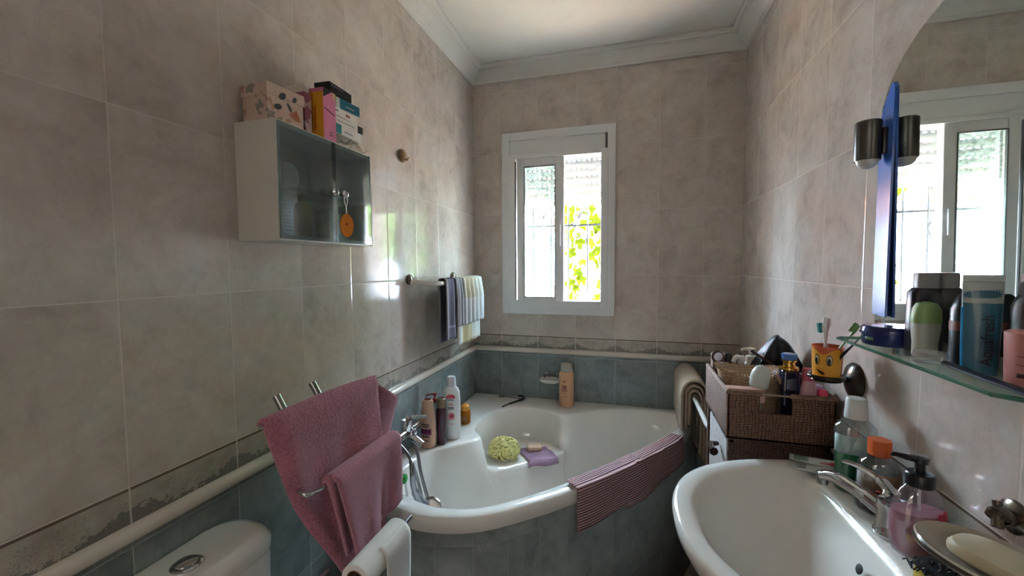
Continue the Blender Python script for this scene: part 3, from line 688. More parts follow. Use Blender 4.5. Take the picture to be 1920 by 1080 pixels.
# striped mat over the front rim
def striped():
    m = NT('pink_ribbed_fabric'); uv = m.add('ShaderNodeUVMap', _uv_map='UVMap').outputs[0]; sp = m.add('ShaderNodeSeparateXYZ'); m.link(uv, sp.inputs[0])
    s_ = m.math('SINE', m.math('MULTIPLY', sp.outputs[1], 2*PI/.0088)); n = m.noise(uv, 300, 3)
    c = m.ramp(m.math('ADD', m.math('MULTIPLY', s_, .5), .5), [(0.15, srgb(112, 76, 80)), (0.55, srgb(186, 146, 148)), (1, srgb(206, 172, 172))])
    m.link(c, m.b.inputs['Base Color']); m.b.inputs['Roughness'].default_value = .9; m.link(m.bump(m.math('ADD', s_, m.math('MULTIPLY', n, .6)), .8, .003), m.b.inputs['Normal']); return m.m
STR = striped()
def outline_at(i):   # i in control-point units along OUT
    P4 = [Vector((*OUT[(int(i)+k) % len(OUT)], 0)) for k in (-1, 0, 1, 2)]; t = i-int(i); p0, p1, p2, p3 = P4
    p = 0.5*((2*p1)+(p2-p0)*t+(2*p0-5*p1+4*p2-p3)*t*t+(3*p1-p0-3*p2+p3)*t**3)
    d = 0.5*((p2-p0)+2*(2*p0-5*p1+4*p2-p3)*t+3*(3*p1-p0-3*p2+p3)*t*t)
    d.normalize(); return p, Vector((-d.y, d.x, 0))       # inward normal
def mat_fn(i0, i1, drop, lift):
    def f(u, v):
        p, n = outline_at(i0+(i1-i0)*u); top = .046; D = drop(u); Ltot = top+D; s = v*Ltot
        if s < top: w_ = p+n*(top-s-.002); z = .6385+lift
        else: w_ = p-n*(.003+lift+.004*math.sin(u*8)*(s-top)/D); z = .6385+lift-(s-top)
        if abs(s-top) < .004: z -= .001
        return (w_.x-.8, w_.y-1.45, z-.6)
    def uvf(u, v): return (u*.5, v*(.046+drop(u)))
    return grid(f, 40, 26, uvf)
mt = thing('bath_mat', (.8, 1.45, .6), 'pink ribbed bath mat draped over the front rim of the bathtub', 'bath mat')
o = obj('mat_top_layer', mat_fn(4.05, 5.72, lambda u: .140-.014*max(0, u-.2)-.10*max(0, u-.86)**1.2*3, .006), STR, mt, angle=60); solid(o, .004, 1)
o = obj('mat_under_layer', mat_fn(5.3, 7.25, lambda u: .145-.062*max(0, u-.25), .0015), STR, mt, angle=60); solid(o, .004, 1)

# ------------------------------------------------------------------ toilet
tl = thing('toilet', (.10, .465, 0), 'white toilet with a low cistern against the left wall', 'toilet')
def rr3(x0, x1, y0, y1, r, z): return [(x+(x0+x1)/2, y+(y0+y1)/2, z) for x, y in rrect(x1-x0, y1-y0, r, 6)]
obj('cistern', loft([rr3(-.09, .022, -.165, .165, .03, .38), rr3(-.095, .028, -.175, .175, .035, .42), rr3(-.097, .032, -.183, .183, .035, .76), rr3(-.097, .032, -.183, .183, .035, .782)], cap0=True, cap1=True), WHITE_CER, tl)
ld = obj('cistern_lid', loft([rr3(-.098, .033, -.185, .185, .038, .782), rr3(-.099, .037, -.190, .190, .05, .788), rr3(-.099, .037, -.190, .190, .05, .806), rr3(-.096, .030, -.182, .182, .05, .819), rr3(-.085, .018, -.168, .168, .045, .8235)], cap0=True, cap1=True), WHITE_CER, tl, angle=50)
bm = lathe([(0, 0), (.024, 0), (.024, .004), (.021, .006), (.018, .004), (.017, .009), (.010, .011), (0, .0115)], 32); obj('flush_button', bm, CHROME, ld, (-.027, .045, .822))
sect = lambda k, z, x0=-.06: [(x0+.20+ .24*k*math.cos(a)*(1.0 if math.cos(a) > 0 else .85), .185*k*math.sin(a), z) for a in [2*PI*i/40 for i in range(40)]]
obj('bowl', loft([sect(.55, 0), sect(.52, .12), sect(.7, .28), sect(.98, .385), sect(1.0, .40), sect(.86, .402), sect(.80, .36), sect(.4, .22), sect(.1, .2)], cap0=True, cap1=True), WHITE_CER, tl)
obj('seat_lid', loft([sect(1.0, .402), sect(1.02, .408), sect(1.0, .425), sect(.9, .432)], cap0=True, cap1=True), WHITEP, tl)

# ------------------------------------------------------------------ chrome towel stand, towels, paper
st = thing('towel_stand', (.17, .78, 0), 'chrome floor stand with two towel rails and a paper arm beside the toilet', 'towel stand')
q = lo((.17, .78, 0))
for y in (.687, .789): obj('post', tube([q(.205, .82+(y-.74)*.6, .02), q(.190, .82+(y-.74)*.6, .60), q(.180, .80+(y-.74)*.7, .75), q(.162, y+.01, .975), q(.124, y, 1.037), q(.100, y, 1.075)], .0085, 14), CHROME_D, st)
obj('rail', tube([q(.122, .630, 1.030), q(.115, .630, 1.040), q(.118, .812, 1.041)], .0048, 10), CHROME_D, st)
obj('rail', tube([q(.165, .585, 1.052), q(.170, .60, 1.052), q(.170, .94, 1.046)], .005, 10), CHROME, st)
obj('rail', tube(crom([q(.190, .645, .905), q(.208, .632, .910), q(.226, .645, .904), q(.226, .76, .896), q(.226, .90, .898), q(.222, .925, .904)], 5), .005, 10), CHROME, st)
obj('paper_arm', tube([q(.205, .70, .70), q(.30, .56, .80), q(.36, .555, .798), q(.36, .782, .796)], .0045, 10), CHROME_D, st)
obj('foot_plate', lathe([(0, 0), (.13, 0), (.13, .01), (.12, .016), (0, .018)], 40, M=T(.04, -.03, 0)), CHROME_D, st)
PT = terry('raspberry_terry', (190, 120, 138), .62, 190, 1.0)
PT2 = terry('raspberry_terry_fine', (192, 126, 142), .68, 330, .7)
tw = thing('bath_towel', (.17, .75, 1.05), 'thick raspberry pink towel hung over the upper rail of the chrome stand', 'towel')
def big(u, v):
    ytop = .590+.345*u; ybot = .775+.150*u
    if v < .07:
        t = v/.07; return (.170-.014*math.cos(t*PI/2+.1)-.17, ytop-.75, 1.050+.014*math.sin(t*PI/2)+.006*math.sin(u*3)-1.05-.010*u)
    t = (v-.07)/.93; y = ytop+(ybot-ytop)*(t**1.45); z = 1.060-.012*u-.432*t
    fold = .010*math.sin(u*7+1)*t+.008*math.sin(u*17+t*3)*t+.006*math.sin(t*9+u*4)
    edge = .018*math.exp(-((u)/.05)**2)
    return (.180+fold+.008*t-edge*.8-.17, y-.75, z-1.05+.010*math.sin(u*5)*t)
o = obj('front_fall', grid(big, 36, 44), PT, tw, angle=180); solid(o, .010, 0)
def back(u, v):
    t = v; ytop = .61+.455*u; ybot = .86+.16*u
    z = (1.052-.010*u) - (.085*max(0, u-.72)/.28) - t*(.30-.10*u)
    return (.152-.010*math.sin(t*3)-.022*t+.010*math.sin(u*9)-.17, ytop+(ybot-ytop)*t*.75-.75, z-1.05)
o = obj('back_fall', grid(back, 30, 26), PT, tw, angle=180); solid(o, .009, 0)
tw2 = thing('hand_towel', (.226, .79, .90), 'small raspberry pink towel folded over the lower rail of the chrome stand', 'towel')
def sm(xo, y0t, y1t, y0b, y1b, zb0, zb1, ph):
    def f(u, v):
        if v < .08:
            t = v/.08; return (.226-xo*math.cos(t*PI/2)*1.0-.226, y0t+(y1t-y0t)*u-.79, .900+.012*math.sin(t*PI/2)-.90+.002)
        t = (v-.08)/.92; y = (y0t+(y1t-y0t)*u)*(1-t)+(y0b+(y1b-y0b)*u)*t; zt = .912; zb = zb0+(zb1-zb0)*u
        return (.226+xo*(1+.2*t)+.010*math.sin(u*6+ph)*t+.005*math.sin(u*14+ph+t*2)*t-.226, y-.79, zt+(zb-zt)*t-.90)
    return f
o = obj('front_fall', grid(sm(.018, .690, .932, .738, .930, .700, .735, .5), 26, 26), PT2, tw2, angle=180); solid(o, .006, 0)
o = obj('inner_fold', grid(sm(.006, .676, .90, .722, .90, .722, .745, 2), 20, 20), PT2, tw2, angle=180); solid(o, .006, 0)
o = obj('back_fall', grid(sm(-.012, .690, .938, .745, .952, .735, .775, 1), 20, 20), PT2, tw2, angle=180); solid(o, .006, 0)
tp = thing('toilet_roll', (.36, .660, .796), 'nearly used white toilet paper roll on the arm of the chrome stand', 'toilet roll')
PAPER = pbr('tissue_paper', (222, 216, 210), .95, var=.03, bump=.25, bscale=120)
RYX = RX(PI/2)
obj('paper', lathe([(.017, -.070), (.028, -.070), (.028, .070), (.017, .070), (.017, -.070)], 40, M=RYX, cap=False), PAPER, tp)
obj('cardboard_core', lathe([(.0165, -.071), (.0175, -.071), (.0175, .071), (.0165, .071), (.0165, -.071)], 30, M=RYX, cap=False), pbr('cardboard', (150, 122, 98), .9), tp)
def sheet(u, v):
    a = 1.1*(1-min(v/.12, 1)); t = max(0, (v-.12)/.88)
    return (.0285*math.cos(a)+.001+.006*math.sin(u*4)*t, -.018+.087*u, .0285*math.sin(a)-.16*t)
o = obj('loose_sheet', grid(sheet, 12, 30), PAPER, tp); solid(o, .0008, 1)

# ------------------------------------------------------------------ wall cabinet and what stands on it
CABW = pbr('white_lacquer', (206, 200, 190), .4, var=.02)
cb = thing('wall_cabinet', (0, .70, 1.405), 'small white wall cabinet with two smoked glass doors on the left wall', 'cabinet')
bm = BM(); t_ = .012; D, WD, HT = .110, .322, .253
add_box(bm, D/2, t_/2, HT/2, D, t_, HT, .001); add_box(bm, D/2, WD-t_/2, HT/2, D, t_, HT, .001)
add_box(bm, D/2, WD/2, t_/2, D, WD-2*t_, t_, .001); add_box(bm, D/2, WD/2, HT-t_/2, D, WD-2*t_, t_, .001); add_box(bm, .003, WD/2, HT/2, .006, WD-2*t_, HT-2*t_)
add_box(bm, D-.002, WD-.003, HT/2, .014, .006, HT, .001)
obj('cabinet_body', bm, CABW, cb, angle=30)
obj('shelf', box(.053, WD/2, .118, .094, WD-2*t_-.001, .006, .001), thin_glass('shelf_glass', (.75, .85, .82, 1), .15), cb)
SMOKE = thin_glass('smoked_glass', (.76, .84, .86, 1), .12, .10, .22, (.20, .25, .265, 1))
for i, (a, b_) in enumerate(((.001, .168), (.171, .315))):
    d = obj('door', box(.1135, (a+b_)/2, HT/2, .005, b_-a, HT-.008, .001), SMOKE, cb)
    ky = .150 if i == 0 else .186
    obj('knob', lathe([(0, 0), (.004, 0), (.004, .008), (.0085, .011), (.010, .016), (.007, .021), (0, .0225)], 20, M=T(.116, ky, .124) @ RY(PI/2)), CHROME, d)
    obj('edge_strip', box(.1135, a+.001 if i else b_-.001, HT/2, .007, .0025, HT-.01, .0005), thin_glass('glass_edge', (.55, .66, .70, 1), .3), d)
tg = thing('tag', (.133, .886, 1.529), 'orange oval scented tag hanging by a white loop from the right cabinet knob', 'tag')
obj('tag_card', lathe([(0, -.0015), (.018, -.0015), (.018, .0015), (0, .0015)], 32, 1, 1, M=T(.004, -.004, -.078) @ RZ(-.35) @ Matrix.Diagonal((1, 1, 1.62, 1)) @ RY(PI/2)), pbr('orange_card', (226, 132, 34), .6, var=.1), tg)
obj('loop', tube([(.002*0+.006*0, .006*math.sin(a), -.010+.013*math.cos(a)-.004) for a in [2*PI*k/20 for k in range(20)]], .0012, 6, closed=True), WHITEP, tg)
obj('cord', tube([(0, 0, -.026), (.003, -.003, -.052)], .0014, 6), WHITEP, tg)
flat('print', [(-.005, -.003), (.004, -.004), (.001, .004)], pbr('tag_print', (150, 70, 20), .6), tg, T(.0066, -.008, -.074) @ RZ(-.35) @ RY(PI/2) @ RZ(PI/2))
o = obj('leaflet_box', box(0, 0, .042, .03, .038, .084, .001), card('grey_white_card', (196, 200, 204), [(150, 156, 166)], 90, .55), None, (.075, .742, 1.418)); tag(o, 'white carton standing in the left end of the wall cabinet', 'box')
for k in range(9): flat('printed_line', rrect(.028, .0016, .0005, 1), pbr('grey_ink', (110, 114, 124), .6), o, T(.0152, 0, .012+k*.008) @ RY(PI/2) @ RZ(PI/2), .0003)
bottle('lotion_bottle', (.075, .805, 1.418), [(0, 0), (.019, 0), (.021, .004), (.021, .062), (.016, .078), (.009, .084), (0, .084)], pbr('mustard_plastic', (184, 150, 44), .4), 'mustard yellow bottle with a dark cap inside the wall cabinet', cap=[(0, .084), (.010, .084), (.010, .100), (0, .101)], capmat=BLACK)
o = obj('cotton_ball_bag', lathe([(0, 0), (.022, .002), (.030, .02), (.028, .045), (.015, .06), (0, .062)], 20), pbr('white_cotton', (210, 208, 204), .9), None, (.055, .775, 1.5265)); tag(o, 'round white cotton pot on the upper shelf inside the wall cabinet', 'pot')
o = obj('carton', box(0, 0, .035, .04, .07, .07, .002), card('green_white_card', (160, 186, 170), [(200, 206, 198)], 30, .5), None, (.055, .93, 1.418)); tag(o, 'pale green carton behind the right cabinet door', 'box')
CT = 1.658
FLORAL = card('floral_card', (206, 178, 164), [(184, 142, 118), (150, 140, 128)], 46, .62)
bx = thing('tissue_box', (.052, .755, CT), 'blush cardboard box with leaf and flower print on the left end of the cabinet', 'box', rz=-.12)
obj('box_base', box(0, 0, .030, .078, .088, .060, .001), FLORAL, bx, smooth=False); obj('box_lid', box(0, 0, .068, .082, .092, .024, .001), FLORAL, bx, smooth=False)
LEAFP = pbr('leaf_print', (78, 84, 80), .6); FLOWP = pbr('flower_print', (196, 122, 84), .6)
oval = lambda a, b: [(a*math.cos(2*PI*k/14), b*math.sin(2*PI*k/14)) for k in range(14)]
for y, z, a, b_, r in ((-.010, .060, .010, .0065, .7), (.020, .062, .007, .0045, 1.0), (.008, .042, .010, .0035, -1), (-.020, .035, .009, .006, .3)): flat('leaf_print', oval(a, b_), LEAFP, bx, T(.0412 if z > .055 else .0392, y, z) @ RY(PI/2) @ RZ(r+PI/2), .0004)
for k in range(7): flat('flower_petal', [(0, 0), (.022, .002), (.024, -.0015), (.001, -.001)], FLOWP, bx, T(.0393, .026, .040) @ RY(PI/2) @ RZ(-PI*.30+k*.22), .0004)
bx = thing('carton', (.055, .822, CT), 'white and magenta carton squeezed behind the blush box on the cabinet', 'box')
obj('carton_body', box(0, 0, .05, .06, .022, .100, .001), card('magenta_card', (206, 180, 180), [(158, 92, 112)], 22, .5), bx, smooth=False); obj('carton_flap', box(0, 0, .109, .05, .020, .018, .001), pbr('white_card', (208, 196, 186), .7), bx, smooth=False)
bx = thing('medicine_box', (.083, .865, CT), 'upright carton with pink front and yellow side on the cabinet', 'box', rz=.05)
ob = obj('carton_body', box(0, 0, .060, .052, .046, .120, .0008), pbr('pink_card', (206, 116, 150), .45), bx, smooth=False)
flat('yellow_side', [(-.0255, .001), (.0255, .001), (.0255, .110), (-.0255, .110)], pbr('yellow_card', (214, 146, 30), .5), bx, T(0, -.0233, 0) @ RX(PI/2), .0004)
for x in (-.006, .004): flat('side_print', [(-.003, .02), (.002, .02), (.002, .078), (-.003, .078)], pbr('red_print', (190, 84, 24), .5), bx, T(x, -.0238, 0) @ RX(PI/2), .0003)
flat('dark_corner', [(-.0225, .098), (.008, .119), (-.0225, .119)], BLACKM, bx, T(.0262, 0, 0) @ RZ(PI/2) @ RX(PI/2), .0004)
flat('hair_print', [(.010, .119), (.0225, .119), (.0225, .100), (.006, .106)], pbr('skin_print', (196, 150, 130), .5), bx, T(.0262, 0, 0) @ RZ(PI/2) @ RX(PI/2), .0004)
flat('front_stripe', [(-.020, .072), (.018, .064), (.018, .067), (-.020, .075)], pbr('plum_print', (110, 44, 70), .5), bx, T(.0262, 0, 0) @ RZ(PI/2) @ RX(PI/2), .0004)
flat('emblem', [(-.004, .012), (.004, .012), (.004, .021), (-.004, .021)], pbr('plum_emblem', (110, 40, 66), .5), bx, T(.0262, .004, 0) @ RZ(PI/2) @ RX(PI/2), .0004)
flat('emblem_centre', [(-.0022, .014), (.0022, .014), (.0022, .019), (-.0022, .019)], pbr('pink_emblem', (226, 150, 176), .5), bx, T(.0267, .004, 0) @ RZ(PI/2) @ RX(PI/2), .0004)
TEAL = pbr('teal_card', (24, 118, 124), .45); BLUEC = pbr('petrol_card', (24, 98, 124), .4); WCARD = pbr('box_card', (206, 200, 192), .6); REDC = pbr('red_card', (150, 62, 62), .5)
bag = obj('plastic_bag', BM(), GLASS)
bpy.data.objects.remove(bag)
def bagf(u, v):
    x = .050+.062*u; y = .885+.132*v
    return (x-.08, y-.95, .022+.006*math.sin(u*9+v*11)+.005*math.sin(v*23+u*4)-.010*(abs(v-.5)*2)**4-.010*(abs(u-.5)*2)**4)
o = obj('plastic_bag', grid(bagf, 18, 30), thin_glass('cellophane', (.96, .95, .93, 1), .16, .08, .12, (.8, .76, .7, 1)), None, (.08, .95, CT)); solid(o, .0006); tag(o, 'crinkled clear cellophane bag under the stack of medicine boxes', 'plastic bag')
def mbox(name, cx, cy, z0, sx, sy, h, rz, mat, label, strips):
    t = thing(name, (cx, cy, z0), label, 'box', rz, None); obj('carton_body', box(0, 0, h/2, sx, sy, h, .0008), mat, t, smooth=False)
    for (y0, y1, z0_, z1_, m_, side) in strips:
        if side == 'x': flat('printed_panel', [(y0, z0_), (y1, z0_), (y1, z1_), (y0, z1_)], m_, t, T(sx/2+.0002, 0, 0) @ RZ(PI/2) @ RX(PI/2) @ T(0, 0, 0), .0004)
        else: flat('printed_panel', [(y0, z0_), (y1, z0_), (y1, z1_), (y0, z1_)], m_, t, T(0, -sy/2-.0002, 0) @ RX(PI/2), .0004)
    return t
s0 = CT+.036
mbox('medicine_box', .062, .956, s0, .05, .125, .026, .03, WCARD, 'white medicine box with a teal end panel, lowest of the stack', [(-.0620, -.022, .001, .025, TEAL, 'x'), (-.010, .025, .010, .013, pbr('grey_print_b', (130, 130, 134), .6), 'x')])
mbox('medicine_box', .058, .966, s0+.0265, .05, .130, .021, -.02, WCARD, 'white medicine box with a black end square, second from bottom of the stack', [(.042, .064, .001, .0205, BLACKM, 'x'), (-.04, .03, .009, .0115, pbr('grey_print_c', (150, 146, 146), .6), 'x')])
mbox('medicine_box', .060, .946, s0+.048, .048, .120, .020, .05, WCARD, 'white medicine box with a dull red end, third from bottom of the stack', [(-.021, .021, .003, .017, REDC, 'y'), (-.05, -.02, .010, .013, DKL, 'x'), (.012, .03, .008, .014, REDC, 'x')])
mbox('medicine_box', .062, .972, s0+.0685, .044, .085, .029, -.10, WCARD, 'petrol blue and white medicine box under the black box', [(-.030, .042, .002, .028, BLUEC, 'x'), (-.010, .022, .012, .014, WCARD, 'x')])
mbox('medicine_box', .040, .902, s0+.0685, .06, .050, .026, .0, TEAL, 'dark teal medicine box wedged beside the petrol blue one on the stack', [(-.02, -.005, .002, .024, WCARD, 'x')])
t = mbox('medicine_box', .066, .935, s0+.098, .045, .090, .022, .04, BLACK, 'glossy black long box lying on top of the medicine boxes', [])
for k in range(5): flat('silver_print', oval(.0022, .0026), pbr('silver_print', (150, 150, 156), .4), t, T(.0227, -.035+.010*k, .016) @ RY(PI/2), .0003)
# wall hook
hk = thing('wall_hook', (0, 1.375, 1.755), 'round tan plastic hook stuck on the left wall tiles', 'hook')
obj('hook_base', lathe([(0, 0), (.017, 0), (.019, .004), (.018, .012), (.012, .018), (0, .020)], 24, M=RY(PI/2) @ Matrix.Diagonal((1.25, 1, 1, 1))), pbr('tan_plastic', (160, 128, 92), .5), hk)
obj('hook_tip', tube([(.015, 0, -.012), (.028, 0, -.016), (.032, 0, -.006)], .004, 8), pbr('tan_plastic_b', (176, 144, 108), .5), hk)

# ------------------------------------------------------------------ ceramic towel rail with little towels
cr = thing('towel_rail', (0, 1.62, 1.29), 'cream ceramic towel rail with bronze wall mounts near the window corner', 'towel rail')
q = lo((0, 1.62, 1.29))
for y in (1.412, 1.818): obj('wall_mount', lathe([(0, 0), (.020, 0), (.020, .008), (.013, .014), (0, .016)], 20, M=T(*q(0, y, 1.296)) @ RY(PI/2)), BRONZE_L, cr)
bm = BM()
def flatbar(pts, w_, h_):
    rs = []
    for i, p in enumerate(pts):
        a = Vector(pts[max(i-1, 0)]); b_ = Vector(pts[min(i+1, len(pts)-1)]); t = (b_-a).normalized(); n = t.cross(Vector((0, 0, 1))).normalized(); P_ = Vector(p)
        rs.append([tuple(P_+n*x+Vector((0, 0, z))) for x, z in rrect(w_, h_, min(w_, h_)*.35, 3)])
    return rs
add_loft(bm, flatbar([q(.008, 1.412, 1.286), q(.05, 1.43, 1.282), q(.082, 1.465, 1.278), q(.090, 1.50, 1.278), q(.090, 1.88, 1.278), q(.082, 1.90, 1.278)], .022, .018), cap0=True, cap1=True)
add_loft(bm, flatbar([q(.008, 1.818, 1.286), q(.085, 1.818, 1.279)], .022, .016), cap0=True, cap1=True)
obj('ceramic_bar', bm, CREAM_CER, cr)
def stripe_cloth(name, base, stripe, lo_, hi_, band=None):
    m = NT(name); uv = m.add('ShaderNodeUVMap', _uv_map='UVMap').outputs[0]; sp = m.add('ShaderNodeSeparateXYZ'); m.link(uv, sp.inputs[0])
    tc = m.add('ShaderNodeTexCoord').outputs['Object']; n = m.noise(tc, 330, 3)
    k = m.math('MULTIPLY', m.math('GREATER_THAN', sp.outputs[0], lo_), m.math('LESS_THAN', sp.outputs[0], hi_))
    c = m.mix(k, srgb(*base), srgb(*stripe))
    if band: c = m.mix(m.math('MULTIPLY', m.math('GREATER_THAN', sp.outputs[1], band[0]), m.math('LESS_THAN', sp.outputs[1], band[1])), c, srgb(*band[2]))
    c = m.mix(m.math('MULTIPLY', n, .35), c, (0.1, .1, .1, 1)); m.link(c, m.b.inputs['Base Color']); m.b.inputs['Roughness'].default_value = .95; m.link(m.bump(n, .7, .003), m.b.inputs['Normal']); return m.m
def hang(y0, y1, zb_f, zb_b, x_=.090, th=.016, folds=5, amp=.006, ph=0, flare=0.0, y0b=None, y1b=None):
    zt = 1.290
    def f(u, v):
        y = y0+(y1-y0)*u
        lf, lb = zt-zb_f, zt-zb_b; tot = lf+lb+.03; s = v*tot
        if s < lb: x = x_-th; z = zb_b+s; d = lb-s
        elif s < lb+.03: a = (s-lb)/.03*PI; x = x_-th*math.cos(a); z = zt+.008*math.sin(a); d = 0
        else: x = x_+th; z = zt-(s-lb-.03); d = s-lb-.03
        k = min(1, d/.08); a0 = y0b if y0b is not None else y0; a1 = y1b if y1b is not None else y1
        yy = y*(1-k)+(a0+(a1-a0)*u)*k
        return (x+amp*math.sin(u*folds*2*PI+ph)*(.35+.65*k)*(1 if x > x_ else .5), yy-1.62, z-1.29)
    return f
o = obj('hand_towel', grid(hang(1.515, 1.620, 1.045, 1.03, amp=.005, folds=1.6, ph=1), 20, 46), stripe_cloth('plum_grey_towel', (150, 138, 140), (92, 84, 104), .16, .86, (.90, .915, (150, 140, 160))), None, (0, 1.62, 1.29), angle=180); solid(o, .004); tag(o, 'grey-violet hand towel with a beige border on the ceramic rail', 'towel', )
o = obj('hand_towel', grid(hang(1.600, 1.690, 1.085, 1.09, th=.022, amp=.007, folds=3, ph=2, y0b=1.615, y1b=1.70), 20, 46), stripe_cloth('silver_towel', (190, 188, 190), (150, 150, 158), .4, .6, None), None, (0, 1.62, 1.29), angle=180); solid(o, .004); tag(o, 'silvery grey face towel in the middle of the ceramic rail', 'towel')
o = obj('hand_towel', grid(hang(1.670, 1.900, 1.085, 1.07, th=.027, amp=.008, folds=5, ph=0, y0b=1.68, y1b=1.935), 34, 46), stripe_cloth('cream_towel', (204, 200, 186), (194, 184, 156), .1, .55, (.74, 1.0, (204, 204, 204))), None, (0, 1.62, 1.29), angle=180); solid(o, .004); tag(o, 'cream and white gathered face towel at the window end of the ceramic rail', 'towel')
o = obj('hand_towel', grid(hang(1.640, 1.890, 1.000, 1.02, th=.017, amp=.004, folds=3, ph=0, y0b=1.63, y1b=1.90), 24, 40), stripe_cloth('yellow_towel', (206, 204, 198), (192, 178, 136), .2, .62, None), None, (0, 1.62, 1.29), angle=180); solid(o, .004); tag(o, 'white towel with a yellow stripe hanging lowest under the cream one', 'towel')

# ------------------------------------------------------------------ wash basin
def polar(fn, n, c):
    out = []
    for k in range(n):
        a = 2*PI*k/n; lo_, hi_ = 0.0, 1.0
        for _ in range(40):
            m_ = (lo_+hi_)/2
            if fn(c[0]+m_*math.cos(a), c[1]+m_*math.sin(a)) <= 1: lo_ = m_
            else: hi_ = m_
        out.append((c[0]+lo_*math.cos(a), c[1]+lo_*math.sin(a)))
    return out
BC = (1.09, .80); NB = 96; ZK = .890
def Dshape(sx_, sy_, ex, xb, k=26, xc=1.315):
    def f(x, y):
        v = (abs(x-xc)/sx_)**ex+(abs(y-BC[1])/sy_)**ex if x < xc else (abs(y-BC[1])/sy_)**ex
        return v + math.exp((x-xb)*k*4)*1.0 if x < xb+.05 else 9
    return f
def ringz(sx_, sy_, ex, xb, z, k=26, sh=0, xc=1.315): return [(x+sh, y, z) for x, y in polar(Dshape(sx_, sy_, ex, xb, k, xc), NB, BC)]
outer = lambda g, z: [(min(x, 1.3155), y, z) for x, y, z in ringz(.412-g, .300-g, 2.35, 1.330-g*.0, z, 60)]
innr = lambda g, z, s=0: ringz(.130+.245-g, .262-g, 2.3, 1.222-g*1.05, z, 14, 0, 1.315)
bs = thing('wash_basin', (1.2, .80, 0), 'white wall-hung wash basin with a faucet deck on the right wall', 'wash basin')
base = (1.2, .80, 0)
R_ = [[(1.25+(x-1.25)*.30, .8+(y-.8)*.35, .70) for x, y, z in outer(0, 0)], [(1.28+(x-1.28)*.62, .8+(y-.8)*.62, .72) for x, y, z in outer(0, 0)],
      [(1.30+(x-1.30)*.86, .8+(y-.8)*.86, .785) for x, y, z in outer(0, 0)], [(1.31+(x-1.31)*.965, .8+(y-.8)*.965, .845) for x, y, z in outer(0, 0)],
      outer(.002, .868), outer(0, .880), outer(.003, .8875), outer(.010, .890), outer(.022, .8895), innr(-.006, .888), innr(.002, .884), innr(.010, .872), innr(.030, .835), innr(.060, .79), innr(.10, .757), innr(.15, .742)]
R_.append([(BC[0]+(x-BC[0])*.35, BC[1]+(y-BC[1])*.35, .737) for x, y, z in innr(.15, 0)])
obj('basin', loft(sub(base, R_), cap0=True, cap1=True), WHITE_CER, bs, angle=70)
obj('drain', lathe([(0, 0), (.020, 0), (.022, .002), (.022, -.002)], 24, M=T(BC[0]-1.2, 0, .7385)), CHROME, bs)
obj('overflow_hole', lathe([(0, 0), (.0075, 0), (.0085, .0012), (.0075, .002)], 20, M=T(1.188-1.2, -.022, .848) @ RY(-PI/2+.35)), pbr('dark_hole', (30, 26, 26), .6), bs)
ped = lambda k, z: [(1.245+(.065*math.cos(a) if math.cos(a) > 0 else .085*math.cos(a))*k, .8+.095*k*math.sin(a), z) for a in [2*PI*i/32 for i in range(32)]]
obj('pedestal', loft(sub(base, [ped(1.1, 0), ped(1.0, .05), ped(.85, .3), ped(.9, .6), ped(1.1, .715)]), cap0=True, cap1=True), WHITE_CER, bs)
# faucet
fc = thing('basin_faucet', (1.252, .822, ZK), 'chrome single lever faucet on the deck of the wash basin', 'tap')
bm = lathe([(0, 0), (.025, 0), (.026, .004), (.022, .010), (.021, .040), (.023, .048), (.020, .060), (0, .063)], 28); 
add_tube(bm, crom([(0, .008, .030), (-.022, .05, .042), (-.044, .092, .046), (-.056, .118, .036)], 6), .011, 12, radii=[.015]*6+[.012]*6+[.0105]*7)
obj('body', bm, CHROME, fc)
obj('aerator', lathe([(0, 0), (.009, 0), (.0095, .012), (0, .012)], 16, M=T(-.056, .118, .020)), CHROME_D, fc)
obj('lever', tube(crom([(0, 0, .066), (-.008, .02, .082), (-.022, .06, .086), (-.034, .085, .083)], 6), .007, 10, radii=[.016]*3+[.011]*4+[.007]*12, flat=.6), CHROME, fc)
obj('red_dot', lathe([(0, 0), (.003, 0), (0, .001)], 10, M=T(-.016, .012, .066)), pbr('red_dot', (170, 30, 40), .3), fc)

def shell_bottle(t, rings, mat, name='body'): return obj(name, loft(rings, cap0=True, cap1=True), mat, t)
sup = lambda a, b_, z, e=2.6, n=36, ox=0, oy=0: [(ox+a*math.copysign(abs(math.cos(q_))**(2/e), math.cos(q_)), oy+b_*math.copysign(abs(math.sin(q_))**(2/e), math.sin(q_)), z) for q_ in [2*PI*i/n for i in range(n)]]
CLEARB = thin_glass('clear_bottle_wall', (.90, .93, .93, 1), .14, .05, .06, (.6, .62, .62, 1))
# mint mouthwash
b = thing('mouthwash_bottle', (1.262, .972, ZK), 'tall clear mouthwash bottle with white cap and green liquid behind the orange-capped one', 'bottle', rz=.15)
shell_bottle(b, [sup(.030, .020, 0), sup(.033, .022, .004), sup(.034, .023, .09), sup(.036, .024, .118), sup(.035, .023, .130), sup(.024, .018, .142), sup(.015, .014, .148, 2)], CLEARB)
obj('liquid', loft([sup(.030, .019, .003), sup(.0315, .0205, .05), sup(.0318, .0207, .084)], cap0=True, cap1=True), pbr('green_liquid', (14, 118, 66), .1, var=.2), b)
o = obj('label', grid(lambda u, v: (.0352*math.cos(-PI*1.05+u*2.0), .0242*math.sin(-PI*1.05+u*2.0), .080+.036*v), 14, 2), pbr('mint_label', (176, 200, 196), .4), b); solid(o, .0004, 1)
obj('cap', lathe([(0, .148), (.019, .148), (.0195, .152), (.017, .186), (.015, .189), (0, .189)], 30), pbr('white_cap_b', (205, 205, 202), .45), b)
